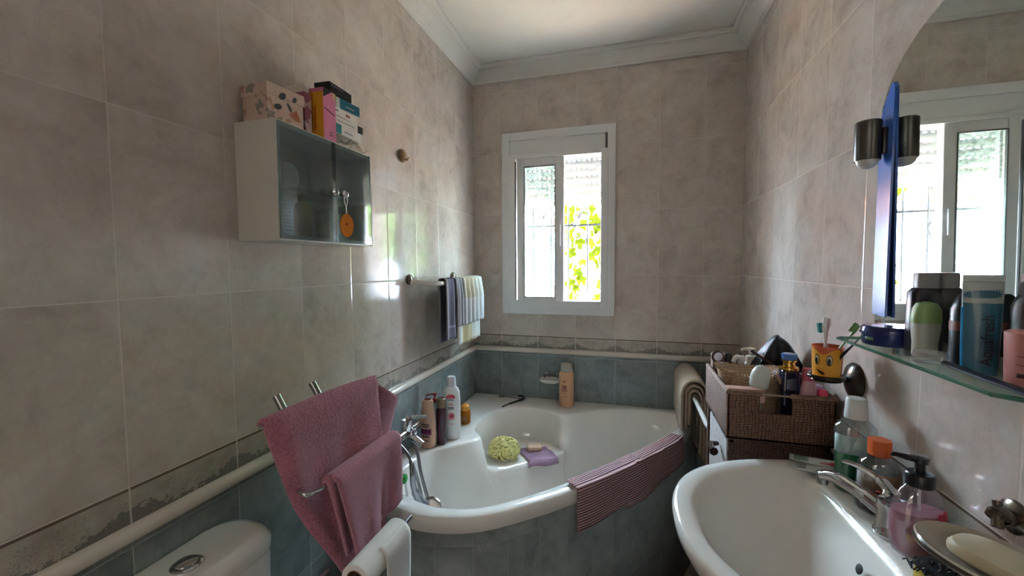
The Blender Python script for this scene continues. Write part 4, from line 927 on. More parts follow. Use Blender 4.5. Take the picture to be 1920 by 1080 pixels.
# orange-capped mouthwash
b = thing('mouthwash_bottle', (1.268, .900, ZK), 'squat amber mouthwash bottle with an orange cap and kraft label behind the faucet', 'bottle', rz=-.1)
shell_bottle(b, [sup(.029, .022, 0), sup(.032, .024, .004), sup(.032, .024, .078), sup(.028, .022, .092), sup(.017, .015, .102), sup(.012, .012, .106, 2)], CLEARB)
obj('liquid', loft([sup(.0295, .0215, .003), sup(.0295, .0215, .04), sup(.0295, .0215, .056)], cap0=True, cap1=True), pbr('dark_amber_liquid', (46, 22, 16), .1), b)
wrap = lambda a, c, z0, z1, a0, a1: grid(lambda u, v: (a*math.cos(a0+(a1-a0)*u), c*math.sin(a0+(a1-a0)*u), z0+(z1-z0)*v), 14, 2)
for (z0, z1, m_, nm, a0, a1) in ((.044, .076, pbr('kraft_label', (150, 118, 92), .6), 'label', -2.6, -.6), (.010, .040, pbr('yellow_label', (186, 146, 52), .6), 'lower_label', -2.0, -.9), (.042, .074, pbr('white_edge_label', (196, 190, 184), .6), 'label_edge', -3.0, -2.62)):
    o = obj(nm, wrap(.0322*1.03, .0244*1.03, z0, z1, a0, a1), m_, b); solid(o, .0004, 1)
for (z0, a0, a1) in ((.060, -1.9, -1.2),): o = obj('label_line', wrap(.0340, .0258, z0, z0+.004, a0, a1), DKL, b)
obj('cap', loft([[(p[0]*.017*(1+.03*math.cos(18*i_)), p[1]*.017*(1+.03*math.cos(18*i_)), z) for i_, p in enumerate([(math.cos(2*PI*k/48), math.sin(2*PI*k/48)) for k in range(48)])] for z in (.106, .110, .132, .134)], cap0=True, cap1=True), pbr('orange_cap', (206, 92, 34), .4), b)
# hand soap pump
b = thing('soap_dispenser', (1.262, .780, ZK), 'teardrop pump bottle of pink hand soap with a black pump beside the faucet', 'soap dispenser', rz=.2)
prof = [(.028, 0), (.034, .004), (.040, .03), (.041, .052), (.036, .080), (.026, .102), (.017, .112)]
shell_bottle(b, [sup(r, r*.62, z, 2.2) for r, z in prof], thin_glass('clear_pink_wall', (.95, .90, .92, 1), .14, .05, .05, (.7, .6, .62, 1)))
obj('liquid', loft([sup(r*.93, r*.93*.60, z, 2.2) for r, z in [(.028, .003), (.034, .008), (.040, .03), (.041, .052), (.039, .070)]], cap0=True, cap1=True), pbr('pink_soap', (200, 146, 162), .15, var=.08, trans=.25, ior=1.33), b)
o = obj('back_label', wrap(.0405, .0262, .012, .060, -1.6, -.35), pbr('clear_pink_label', (188, 120, 136), .3), b)
for a_, z in ((-1.25, .072), (-1.05, .076), (-1.12, .066), (-.92, .070)): obj('berry_print', lathe([(0, 0), (.0055, 0), (.0050, .001), (0, .0015)], 14, M=T(.039*math.cos(a_), .0245*math.sin(a_), z) @ RZ(a_) @ RY(PI/2)), pbr('berry_red', (190, 40, 70), .4), b)
bm = lathe([(0, .111), (.0185, .111), (.0185, .128), (.016, .131), (.0065, .132), (.0065, .146), (.0095, .147), (.011, .156), (0, .159)], 28)
add_tube(bm, [(0, 0, .152), (-.018, .002, .154), (-.036, .004, .158), (-.040, .004, .156)], .006, 10, radii=[.009, .007, .0045, .003], flat=.7); obj('pump', bm, BLACK, b)
obj('pump_straw', tube([(0, 0, .112), (.004, 0, .02)], .002, 6), WHITEP, b)
# toothpaste
def paste(loc, rz, Ln, wd, mats, label):
    t = thing('toothpaste_tube', loc, label, 'toothpaste', rz)
    obj('tube_body', loft([sup(.001, wd*.5, .006+0*i) if False else [( -Ln/2+Ln*s_, wd*.5*c*math.cos(a)*1.0, .0105*h*math.sin(a)+.011) for a in [2*PI*k/24 for k in range(24)]] for s_, c, h, i in ((0, 1.0, .08, 0), (.05, 1.0, .15, 1), (.4, .95, .6, 2), (.8, .82, .95, 3), (.96, .80, 1.0, 4), (1.0, .55, .7, 5))], cap0=True, cap1=True), mats[0], t)
    for (a, b2, m_) in mats[1]: o = obj('printed_band', loft([[(-Ln/2+Ln*s_, wd*.5*(1-.2*s_)*1.01*math.cos(q_), (.0105*(.12+.95*s_ if s_ < .8 else .97)+.0006)*math.sin(q_)+.011) for q_ in [math.radians(25+130*k/8) for k in range(9)]] for s_ in (a, (a+b2)/2, b2)], closed=False), m_, t); solid(o, .0003)
    obj('cap', lathe([(0, 0), (.009, 0), (.010, .014), (0, .015)], 18, M=T(Ln/2-.001, 0, .011) @ RY(PI/2)), WHITEP, t); return t
paste((1.235, 1.058, ZK), -.35, .11, .034, (pbr('paste_white', (196, 204, 200), .3), [(.08, .30, pbr('pale_green_print', (120, 150, 128), .4)), (.30, .52, pbr('pale_blue_print', (150, 172, 186), .4)), (.52, .97, pbr('paste_red', (176, 40, 56), .35))]), 'red-ended toothpaste tube lying nearer the wicker baskets on the basin corner')
paste((1.215, 1.018, ZK), -.28, .10, .030, (pbr('paste_grey', (186, 190, 186), .3), [(.15, .78, pbr('grey_green_print', (140, 152, 150), .4))]), 'pale grey-green toothpaste tube lying at the inner edge of the basin corner')
# bronze soap dish with glass plate
dh = thing('soap_holder', (W, .69, 1.012), 'dark bronze wall holder holding an oval glass soap plate by the basin', 'soap dish')
q = lo((W, .69, 1.012))
bm = lathe([(0, 0), (.022, 0), (.022, .006), (.014, .012), (0, .013)], 24, M=RY(-PI/2))
add_tube(bm, crom([(0, 0, 0), (-.018, -.012, .004), (-.034, -.022, .010), (-.040, -.03, -.002)], 6), .009, 12, radii=[.010]*8+[.012]*6+[.006]*5)
add_tube(bm, [(-.030, -.016, .006), (-.030, -.012, .026)], .0045, 10); obj('wall_arm', bm, BRONZE_L, dh)
pc = (1.247, .610, .985)
el = lambda a, c, z: [(pc[0]-W+a*math.cos(t)*math.cos(.5)-c*math.sin(t)*math.sin(.5), pc[1]-.69+a*math.cos(t)*math.sin(.5)+c*math.sin(t)*math.cos(.5), z+pc[2]-1.012) for t in [2*PI*k/48 for k in range(48)]]
obj('holder_ring', tube(el(.056, .078, .004), .0035, 8, closed=True), BRONZE_L, dh)
obj('glass_plate', loft([el(.040, .062, -.006), el(.052, .074, .000), el(.058, .080, .009), el(.056, .078, .011), el(.048, .070, .003), el(.036, .056, -.001)], cap0=True, cap1=True), pbr('frosted_plate', (178, 168, 152), .2, var=.12, coat=.4), dh)
t = obj('bar_of_soap', loft([[(x*k, y*k, z) for x, y in rrect(.062, .095, .028, 6)] for k, z in ((.85, 0), (1, .005), (1, .011), (.9, .017), (.5, .020))], cap0=True, cap1=True), pbr('worn_cream_soap', (186, 172, 142), .45, var=.12), None, (pc[0], pc[1]-.004, pc[2]+.0015), (0, 0, .5)); tag(t, 'large worn cream bar of soap lying in the bronze-held plate', 'soap')
sp_ = thing('scouring_pad', (1.270, .700, ZK), 'black scouring pad on a yellow sponge under the soap plate', 'sponge', rz=.3)
obj('sponge_base', box(0, 0, .010, .085, .055, .020, .004), pbr('yellow_sponge', (196, 176, 70), .9, bump=.6, bscale=260), sp_)
bm = BM()
for k in range(260):
    x, y = random.uniform(-.048, .048), random.uniform(-.034, .034); z = .022+.020*(1-(x/.052)**2)*(1-(y/.038)**2)*random.uniform(.4, 1.15); a = random.uniform(0, PI)
    add_tube(bm, [(x-.006*math.cos(a), y-.006*math.sin(a), z-.003), (x, y, z+.003), (x+.006*math.cos(a), y+.006*math.sin(a), z-.003)], .0014, 4, cap=False)
add_box(bm, 0, 0, .027, .084, .056, .016, .007)
obj('scourer', bm, pbr('black_scourer', (26, 26, 28), .45, bump=.6, bscale=300), sp_)

# ------------------------------------------------------------------ mirror, blue strip, lamp, glass shelf
mirror_m = NT('mirror_silver'); mirror_m.b.inputs['Base Color'].default_value = (.80, .85, .82, 1); mirror_m.b.inputs['Metallic'].default_value = 1; mirror_m.b.inputs['Roughness'].default_value = .012
mc, ms = .765, .238
out = [(mc+ms, 1.222), (mc+ms, 1.62)]+[(mc+ms*math.cos(math.radians(a)), 1.62+.158*math.sin(math.radians(a))) for a in range(3, 180, 3)]+[(mc-ms, 1.62), (mc-ms, 1.222)]
MP = Matrix(((0, 0, -1, W), (1, 0, 0, 0), (0, 1, 0, 0), (0, 0, 0, 1)))      # (y, z, distance off the right wall)
mr = thing('mirror', (W-.004, mc, 1.222), 'arched frameless mirror above the wash basin', 'mirror'); mr.rotation_euler = (0, -.011, .018)
def onwall(poly, d0, d1): return prism(poly, d0, d1, T(-W, -mc, -1.222) @ MP)
obj('mirror_backing', onwall([(mc+(y-mc)*.985, 1.226+(z-1.226)*.985) for y, z in out], .0005, .003), pbr('mirror_back', (60, 56, 54), .7), mr, smooth=False)
obj('mirror_glass', onwall(out, .003, .0075), mirror_m.m, mr, smooth=False)
bl = thing('blue_strip', (W-.0185, .99, 1.25), 'narrow cobalt blue strip down the left side of the arched mirror', 'mirror trim')
bs_poly = [(.999, 1.248), (.999, 1.612)]+[(mc+.232*math.cos(math.radians(a)), 1.612+.150*math.sin(math.radians(a))) for a in (8, 14, 20, 26, 31)]+[(.960, 1.690), (.955, 1.68), (.955, 1.245)]
obj('strip', prism(bs_poly, .009, .013, T(-(W-.008), -.99, -1.25) @ MP), pbr('cobalt_glass', (58, 104, 190), .22, var=.18, coat=.3), bl, smooth=False)
lp = thing('mirror_lamp', (W-.023, .984, 1.531), 'small gunmetal mirror lamp with a white glass dome fixed to the blue strip', 'lamp')
GUN = pbr('gunmetal', (92, 90, 88), .25, .8, var=.1)
bm = BM(); hc = lambda r, z: [(-.026+r*math.cos(a), r*math.sin(a), z) for a in [2*PI*k/40 for k in range(40)]]
add_loft(bm, [hc(.0205, .020), hc(.0215, .022), hc(.0215, .094), hc(.0195, .096), hc(.0195, .030)], cap1=True)
add_box(bm, -.004, 0, .055, .008, .03, .05, .002); obj('lamp_body', bm, GUN, lp)
obj('glass_dome', lathe([(0, .000), (.010, .002), (.0160, .008), (.0188, .016), (.0190, .030), (0, .030)], 30, M=T(-.026, 0, .004)), pbr('opal_glass', (214, 210, 204), .2, var=.02, coat=.4), lp)
SG = thin_glass('shelf_glass_plate', (.86, .95, .91, 1), .12, .02, .05, (.5, .6, .56, 1)); EDGE = pbr('green_glass_edge', (62, 112, 92), .15, var=.1, coat=.5)
gs = thing('glass_shelf', (W, .78, 1.196), 'clear glass shelf with green edges under the arched mirror', 'shelf')
sp2 = [(-.001, .203), (-.082, .203), (-.092, .190), (-.098, -.185), (-.078, -.205), (-.001, -.205)]
obj('glass_plate', prism(sp2, 0, .006), SG, gs, smooth=False)
bm = BM()
for a, b2 in zip(sp2[1:-1], sp2[2:]):
    add_tube(bm, [(a[0], a[1], .003), (b2[0], b2[1], .003)], .0030, 6)
add_tube(bm, [(sp2[0][0]-.001, sp2[0][1], .003), (sp2[1][0], sp2[1][1], .003)], .0026, 6); obj('polished_edge', bm, EDGE, gs)
for y in (.14, -.15): obj('bracket', box(-.012, y, -.004, .022, .018, .026, .004), CHROME, gs)
ZSH = 1.2025
b = thing('cream_tin', (1.272, .895, ZSH), 'round navy blue cream tin at the far end of the glass shelf', 'tin')
NVT = pbr('navy_tin', (34, 42, 104), .18, .2, var=.06, coat=.5)
obj('tin_base', lathe([(0, 0), (.036, 0), (.038, .003), (.039, .022), (0, .022)], 44), NVT, b); obj('tin_lid', lathe([(.0385, .022), (.0405, .022), (.0405, .0235), (.040, .031), (.037, .0345), (.012, .036), (0, .036)], 44), NVT, b)
label_on(b, .0388, .009, .015, PI+.15, PI+.55, pbr('green_tin_print', (90, 130, 90), .4), 'print')
b = thing('rollon_deodorant', (1.268, .795, ZSH), 'white roll-on deodorant with a green domed cap on the glass shelf', 'deodorant')
shell_bottle(b, [sup(.0135, .012, 0), sup(.0145, .013, .003), sup(.0145, .013, .022), sup(.0170, .0145, .046), sup(.0170, .0145, .053)], pbr('ivory_plastic', (186, 184, 172), .35))
obj('cap', loft([sup(.0174, .0148, .053), sup(.0178, .0150, .061), sup(.0165, .014, .075), sup(.012, .010, .084), sup(.003, .003, .087)], cap0=True, cap1=True), pbr('sage_cap', (140, 168, 108), .35), b)
b = thing('shampoo_bottle', (1.290, .838, ZSH), 'dark grey bottle with a square grey cap behind the roll-on deodorant', 'bottle')
shell_bottle(b, [sup(.021, .013, 0, 4), sup(.0225, .014, .003, 4), sup(.0225, .014, .098, 4), sup(.016, .012, .106, 4)], pbr('charcoal_plastic', (52, 50, 58), .3)); obj('cap', loft([sup(.0145, .012, .106, 4), sup(.0145, .012, .128, 4), sup(.013, .0105, .131, 4)], cap0=True, cap1=True), pbr('grey_cap', (140, 136, 140), .35), b)
b = thing('spray_can', (1.290, .742, ZSH), 'black bottle with a dull orange band between the deodorant and the blue tube', 'bottle')
shell_bottle(b, [sup(.020, .014, 0, 3), sup(.021, .015, .003, 3), sup(.021, .015, .080, 3), sup(.014, .011, .100, 3), sup(.010, .009, .103, 3)], pbr('black_bottle', (34, 32, 36), .3)); 
obj('orange_band', loft([sup(.0213, .0153, .050, 3), sup(.0213, .0153, .064, 3)]), pbr('rust_band', (128, 70, 58), .4), b)
b = thing('toothpaste_tube', (1.268, .690, ZSH), 'upright aqua blue toothpaste tube lettered Aquafresh on the glass shelf', 'toothpaste', rz=-.30)
AQ = pbr('aqua_tube', (58, 112, 134), .28, var=.1, coat=.4)
shell_bottle(b, [sup(.0165, .012, .0, 2.4), sup(.0172, .0125, .006, 2.4), sup(.0180, .0118, .04, 2.2), sup(.0186, .010, .075, 2.2), sup(.0190, .006, .105, 2.2), sup(.0192, .0022, .122, 2.2)], AQ)
obj('crimped_end', box(0, 0, .1255, .0386, .0016, .011, .0006), pbr('pearl_crimp', (190, 200, 198), .35), b)
obj('white_print', loft([sup(.0189, .0078, .094, 2.2), sup(.0193, .0043, .113, 2.2), sup(.0194, .0026, .1215, 2.2)]), pbr('pearl_print', (176, 190, 188), .35), b)
obj('aqua_edge', tube([(-.0168, -.004, .004), (-.0178, -.003, .04), (-.0184, -.002, .088)], .0017, 8), pbr('bright_aqua', (30, 150, 214), .25, coat=.4), b)
text('lettering', 'Aquafresh', .0165, T(.003, -.0131, .046) @ RX(PI/2+.035) @ RZ(PI/2), pbr('dark_lettering', (24, 32, 44), .4), b)
b = thing('cream_jar', (1.268, .612, ZSH), 'dusty pink round pot at the near end of the glass shelf', 'jar')
obj('pot', lathe([(0, 0), (.020, 0), (.0225, .003), (.0245, .060), (.0245, .066), (.021, .068), (0, .068)], 40), pbr('dusty_pink', (206, 140, 136), .35), b)
label_on(b, .0242, .016, .021, -2.75, -2.35, DKL, 'print')
for z in (.040, .030): label_on(b, .0246, z, z+.0012, -2.8, -1.9, pbr('pink_print_d', (160, 96, 96), .5), 'label_line')
b = thing('lotion_bottle', (1.296, .648, ZSH), 'dark plum bottle with a broad grey cap behind the blue tube on the shelf', 'bottle')
shell_bottle(b, [sup(.022, .013, 0, 4), sup(.023, .014, .003, 4), sup(.023, .014, .094, 4), sup(.018, .012, .108, 4)], pbr('dark_plum_bottle', (70, 56, 66), .3)); obj('cap', loft([sup(.0165, .0115, .108, 4), sup(.0165, .0115, .130, 4), sup(.015, .010, .133, 4)], cap0=True, cap1=True), pbr('silver_grey_cap', (150, 150, 158), .35), b)
b = obj('bottle_cap', lathe([(0, 0), (.0105, 0), (.0115, .004), (.0105, .030), (.009, .033), (0, .034)], 24, M=RY(PI/2)), thin_glass('clear_cap', (.95, .95, .95, 1), .2, .05, .15, (.7, .7, .7, 1)), None, (1.228, .742, ZSH+.0118), (0, 0, -.9)); tag(b, 'small clear plastic cap lying in front of the roll-on deodorant', 'cap')
b = thing('eyeliner_pencil', (1.236, .640, ZSH), 'long navy-black comb lying along the front edge of the glass shelf', 'comb')
b.name = 'hair_comb'
obj('comb_spine', tube([(.010, .072, .007), (.004, .0, .006), (-.004, -.085, .006)], .0055, 10, flat=.7), pbr('navy_black', (24, 28, 44), .3), b)
bm = BM()
for k in range(40): add_box(bm, .011-.0002*k, .060-.0028*k, .005, .012, .0012, .003, .0004)
obj('comb_teeth', bm, BLACK, b)

# ------------------------------------------------------------------ tumbler with toothbrushes on its holder
hd = thing('tumbler_holder', (W, 1.099, 1.082), 'dark bronze tumbler ring with a round wall plate beyond the glass shelf', 'cup holder')
obj('wall_plate', lathe([(0, 0), (.040, 0), (.042, .004), (.037, .010), (.024, .015), (.010, .020), (0, .022)], 40, M=RY(-PI/2)), BRONZE, hd)
CX, CY = 1.250, 1.075
obj('arm', tube([(-.015, 0, 0), (CX+.030-W, CY-1.099+.01, .010)], .006, 10), BRONZE, hd)
obj('ring', tube([(CX-W+.0335*math.cos(a), CY-1.099+.0335*math.sin(a), .014) for a in [2*PI*k/40 for k in range(40)]], .0045, 10, closed=True), BRONZE, hd)
obj('under_plate', lathe([(0, 0), (.028, 0), (.030, .002), (.029, .004), (0, .004)], 32, M=T(CX-W, CY-1.099, .004)), BRONZE, hd)
tb = thing('toothbrush_tumbler', (CX, CY, 1.091), 'orange and yellow plastic tumbler with a cartoon face in the bronze ring', 'tumbler')
obj('cup', lathe([(0, .002), (.024, 0), (.0262, .003), (.0300, .074), (.0290, .074), (.0252, .005), (0, .004)], 48), pbr('red_orange_plastic', (206, 92, 56), .3, coat=.2), tb)
def face(fn_pts, mat, name, off_):
    """a patch wrapped on the tumbler wall: points (angle, height)"""
    bm = BM(); vs = []
    for a, z in fn_pts:
        r = .0262+.0038*z/.074+off_; vs.append(bm.verts.new((r*math.cos(a), r*math.sin(a), z)))
    ca = sum(a for a, z in fn_pts)/len(fn_pts); cz2 = sum(z for a, z in fn_pts)/len(fn_pts); r = .0262+.0038*cz2/.074+off_+.0002
    c = bm.verts.new((r*math.cos(ca), r*math.sin(ca), cz2)); n = len(vs)
    for k in range(n): bm.faces.new((c, vs[k], vs[(k+1) % n]))
    o = obj(name, bm, mat, tb, angle=180); return o
FC = -PI/2-.42
yl = grid(lambda u, v: ((.0262+.0038*(.004+.062*v)/.074+.0004)*math.cos(FC-1.25+2.35*u), (.0262+.0038*(.004+.062*v)/.074+.0004)*math.sin(FC-1.25+2.35*u), .006+.058*v*(1-.10*math.cos((u-.45)*9)) ), 30, 8)
obj('yellow_face', yl, pbr('yolk_yellow', (224, 158, 48), .35), tb, angle=180)
oval2 = lambda a, z, ra, rz2: [(a+ra*math.cos(t), z+rz2*math.sin(t)) for t in [2*PI*k/16 for k in range(16)]]
for a, s in ((FC-.62, .85), (FC+.18, 1.0)):
    face(oval2(a, .045, .21*s, .0125), pbr('eye_outline', (70, 44, 26), .4), 'eye_outline', .0010); face(oval2(a, .045, .165*s, .0100), pbr('eye_white', (206, 196, 170), .4), 'eye_white', .0015)
    face(oval2(a-.02, .042, .11*s, .0080), pbr('eye_dark', (26, 24, 24), .3), 'pupil', .0020)
face([(FC-.72, .024), (FC-.5, .016), (FC-.25, .012), (FC-.05, .014), (FC-.2, .019), (FC-.45, .021)], pbr('mouth_dark', (60, 26, 18), .4), 'mouth', .0010)
face(oval2(FC-.30, .031, .05, .0022), pbr('nose_dot', (240, 206, 150), .4), 'nose', .0012)
BR1 = [('white toothbrush with a teal bristle head leaning left in the tumbler', (225, 222, 218), (28, 120, 120), (.008, .002), (-.012, -.004), .118, 1),
       ('pale pink toothbrush with white bristles standing highest in the tumbler', (214, 186, 184), (232, 230, 230), (-.008, .006), (.002, .004), .130, .7),
       ('green-handled toothbrush leaning far right out of the tumbler', (104, 138, 74), (120, 150, 96), (-.014, .006), (.046, -.026), .120, 1),
       ('black toothbrush leaning furthest right toward the glass shelf', (30, 30, 40), (40, 40, 50), (-.010, -.006), (.055, -.052), .122, 1)]
for k, (lb, hc_, bc_, p0, p1, ht_, fl) in enumerate(BR1):
    t = thing('toothbrush', (CX, CY, 1.096), lb, 'toothbrush'); A = Vector((p0[0], p0[1], .002)); B = Vector((p1[0], p1[1], ht_)); d = (B-A).normalized()
    pts = [A+(B-A)*s_ for s_ in (0, .2, .4, .6, .75, .8, .86, .92, 1)]
    obj('handle', tube(pts, .003, 10, radii=[.0035, .004, .004, .003, .0022, .0025, .0045, .005, .003], flat=.8), pbr('brush_handle_%d' % k, hc_, .3), t)
    sd_ = d.cross(Vector((.5, 1, 0))).normalized() if k < 2 else d.cross(Vector((1, .6, 0))).normalized()
    c = A+(B-A)*.93; M_ = Matrix.Translation(c+sd_*.006) @ d.to_track_quat('Z', 'Y').to_matrix().to_4x4()
    obj('bristles', add_box(BM(), 0, 0, 0, .0085, .0095, .022, .002, None), pbr('bristles_%d' % k, bc_, .7), t, M_.to_translation(), M_.to_euler())

# ------------------------------------------------------------------ wicker tower and baskets
WK = wicker('brown_wicker', (46, 29, 22), (140, 100, 78), 62, 80); WKL = wicker('pale_wicker', (84, 70, 66), (214, 202, 196), 50, 60); WKD = wicker('dark_wicker', (38, 22, 18), (98, 66, 52), 62, 80); WKT = wicker('tan_wicker', (150, 118, 88), (206, 178, 146), 110, 60)
X0, X1, YA, YB = 1.070, 1.300, 1.158, 1.452
tw_ = thing('wicker_drawer_tower', ((X0+X1)/2, (YA+YB)/2, 0), 'brown wicker drawer tower with pale drawer fronts between the basin and the bath', 'drawer unit')
q = lo(((X0+X1)/2, (YA+YB)/2, 0))
bm = BM()
for x in (X0+.008, X1-.008):
    for y in (YA+.010, YB-.010): add_box(bm, *q(x, y, .448), .016, .016, .896, .003)
for z in (.03, .33, .62, .890): add_box(bm, *q((X0+X1)/2, (YA+YB)/2, z), X1-X0-.004, YB-YA-.004, .014, .003)
add_box(bm, *q((X0+X1)/2, YA+.008, .45), X1-X0-.03, .008, .87, .001); add_box(bm, *q((X0+X1)/2, YB-.008, .45), X1-X0-.03, .008, .87, .001); add_box(bm, *q(X1-.006, (YA+YB)/2, .45), .008, YB-YA-.03, .87, .001)
obj('frame', bm, WKD, tw_)
for z0, z1 in ((.044, .318), (.344, .608), (.634, .876)):
    d = obj('drawer', box(*q((X0+X1)/2-.003, (YA+YB)/2, (z0+z1)/2), X1-X0-.016, YB-YA-.036, z1-z0, .006), WKL, tw_)
    zc = z1-.042; yc = YA+.085
    kn = obj('drawer_handle', tube([q(X0-.001, yc+.030, zc), q(X0-.022, yc+.022, zc), q(X0-.024, yc-.018, zc), q(X0-.022, yc-.030, zc)], .008, 12, radii=[.006, .0085, .0085, .0115]), pbr('dark_wood_handle', (52, 32, 26), .2, coat=.5), d)
bk = thing('wicker_basket', ((X0+X1)/2, (YA+YB)/2, .8985), 'brown woven basket crammed with toiletries on top of the wicker tower', 'basket')
q = lo(((X0+X1)/2, (YA+YB)/2, .8985)); bx0, bx1, by0, by1, bz0, bz1 = X0-.006, X1+.006, YA-.008, YB+.005, .8995, 1.020
bm = BM(); th_ = .009; xm = (bx0+bx1)/2; ym = (by0+by1)/2; hz = bz1-bz0
add_box(bm, *q(xm, ym, bz0+.004), bx1-bx0, by1-by0, .008, .002)
add_box(bm, *q(bx0+th_/2, ym, bz0+hz/2), th_, by1-by0, hz, .003); add_box(bm, *q(bx1-th_/2, ym, bz0+hz/2), th_, by1-by0, hz, .003); add_box(bm, *q(xm, by1-th_/2, bz0+hz/2), bx1-bx0, th_, hz, .003)
cx0, cx1, cz0 = 1.140, 1.212, .972
add_box(bm, *q((bx0+cx0)/2, by0+th_/2, bz0+hz/2), cx0-bx0, th_, hz, .002); add_box(bm, *q((bx1+cx1)/2, by0+th_/2, bz0+hz/2), bx1-cx1, th_, hz, .002); add_box(bm, *q((cx0+cx1)/2, by0+th_/2, (bz0+cz0)/2), cx1-cx0+.004, th_, cz0-bz0, .002)
obj('woven_sides', bm, WK, bk)
bm = BM()
for a, b2 in (((bx0, by0), (bx0, by1)), ((bx0, by1), (bx1, by1)), ((bx1, by1), (bx1, by0)), ((bx0, by0), (cx0, by0)), ((cx1, by0), (bx1, by0))):
    add_tube(bm, [q(a[0]+.004 if a[0] < 1.2 else a[0]-.004, a[1]+.004 if a[1] < 1.3 else a[1]-.004, bz1), q(b2[0]+.004 if b2[0] < 1.2 else b2[0]-.004, b2[1]+.004 if b2[1] < 1.3 else b2[1]-.004, bz1)], .0058, 8)
obj('rolled_rim', bm, wicker('rim_wicker', (84, 56, 42), (160, 126, 102), 130, 40), bk)
obj('handle_wire', tube([q(cx0-.002, by0+.004, bz1-.001), q(cx1+.002, by0+.004, bz1-.001)], .0028, 8), pbr('beige_wire', (150, 132, 112), .5), bk)
BZ = .908
ib = thing('small_basket', (1.150, 1.300, BZ), 'small oval tan basket standing inside the brown wicker basket', 'basket', rz=-.06)
ov = lambda a, c, z: [(a*math.cos(t), c*math.sin(t), z) for t in [2*PI*k/48 for k in range(48)]]
rise = lambda a, c, z: [(x, y, zz+.006*math.cos(2*math.atan2(y, x))) for x, y, zz in ov(a, c, z)]
obj('basket_wall', loft([ov(.066, .048, .0), rise(.080, .066, .125), rise(.086, .072, .140), rise(.080, .066, .140), rise(.074, .060, .125), ov(.060, .042, .004)], cap0=True, cap1=True), WKT, ib)
bm = BM()
for k in range(64):
    a = 2*PI*k/64; add_tube(bm, [(.083*math.cos(a-.05), .069*math.sin(a-.05), .138+.006*math.cos(2*a)), (.086*math.cos(a), .072*math.sin(a), .144+.006*math.cos(2*a)), (.083*math.cos(a+.05), .069*math.sin(a+.05), .138+.006*math.cos(2*a))], .0032, 5)
obj('braided_rim', bm, WKT, ib)
o = thing('soap_carton', (1.112, 1.182, .992), 'red and cream carton lying at the front left of the brown basket', 'box', rz=.04)
obj('carton_body', box(0, 0, .018, .086, .030, .034, .001), pbr('cream_pink_card', (196, 156, 142), .6), o, smooth=False); flat('red_panel', [(-.040, .004), (.022, .004), (.022, .027), (-.040, .027)], pbr('brick_red', (168, 62, 58), .5), o, T(0, -.0152, 0) @ RX(PI/2))
o = obj('carton_stack', box(0, 0, 0, .048, .05, .078, .003), pbr('kraft_packet', (120, 92, 74), .8), None, (1.102, 1.200, .949)); tag(o, 'brown packet under the red and cream carton in the basket', 'packet')
o = thing('bulb_sponge', (1.146, 1.205, .992), 'white ribbed domed cap sticking up in the middle of the brown basket', 'cap')
o.name = 'ribbed_cap'
obj('dome', lathe([(0, -.08), (.012, -.08), (.014, .03), (.0215, .034), (.0235, .042), (.022, .048), (.0235, .052), (.022, .058), (.0228, .062), (.020, .075), (.014, .086), (.006, .091), (0, .092)], 36, M=RY(.12)), pbr('white_ribbed_plastic', (206, 212, 206), .35), o)
o = thing('cosmetic_brush', (1.205, 1.205, 1.030), 'thin peach stick with a white tip beside the ribbed white cap', 'brush')
obj('stick', tube([(.016, .01, -.02), (-.018, -.004, .034)], .0042, 10), pbr('peach_stick', (190, 150, 128), .35), o); obj('tip', lathe([(0, -.004), (.0048, -.003), (.0050, .003), (0, .006)], 14, M=T(-.020, -.005, .037)), WHITEP, o)
b = thing('perfume_bottle', (1.222, 1.215, BZ), 'tall navy bottle with a gold collar and blue cap in the basket', 'bottle')
shell_bottle(b, [sup(.019, .019, 0, 5), sup(.0205, .0205, .004, 5), sup(.0205, .0205, .162, 5), sup(.018, .018, .166, 5)], NAVY)
obj('gold_collar', lathe([(0, .166), (.0215, .166), (.0225, .169), (.0215, .173), (.014, .175), (.013, .186), (.0165, .188), (.0165, .192), (0, .192)], 36), GOLD, b)
obj('cap', lathe([(0, .193), (.0165, .193), (.0175, .198), (.0185, .206), (.014, .208), (0, .206)], 36), pbr('blue_crystal', (70, 110, 176), .08, var=.1, coat=.6), b)
b = thing('lotion_bottle', (1.256, 1.185, BZ), 'pink bottle with a deep pink cap between the navy bottle and the tumbler', 'bottle')
shell_bottle(b, [sup(.015, .012, 0), sup(.017, .014, .004), sup(.019, .015, .09), sup(.017, .013, .125), sup(.0125, .011, .148)], pbr('shell_pink', (206, 156, 164), .3)); obj('cap', loft([sup(.0135, .0115, .148, 4), sup(.0135, .0115, .175, 4), sup(.012, .010, .178, 4)], cap0=True, cap1=True), pbr('deep_pink', (186, 84, 104), .4), b)
b = thing('lotion_bottle', (1.286, 1.215, BZ), 'pale lilac bottle standing behind the bright pink cap in the basket', 'bottle')
shell_bottle(b, [sup(.012, .012, 0), sup(.014, .014, .004), sup(.014, .014, .115), sup(.012, .012, .13)], pbr('pale_lilac', (196, 170, 190), .3))
b = thing('nail_varnish', (1.284, 1.178, BZ+.03), 'small bottle with a bright pink cap at the front right of the basket', 'bottle')
shell_bottle(b, [sup(.011, .011, 0), sup(.011, .011, .055)], pbr('pink_varnish', (190, 110, 130), .2)); obj('cap', loft([sup(.0095, .0095, .056, 4), sup(.0095, .0095, .094, 4), sup(.0075, .0075, .098, 4)], cap0=True, cap1=True), pbr('hot_pink', (226, 72, 104), .35), b)
o = obj('packing_box', box(0, 0, 0, .05, .03, .030, .002), BLACK, None, (1.277, 1.245, .93)); tag(o, 'small black box low at the right end of the basket', 'box')
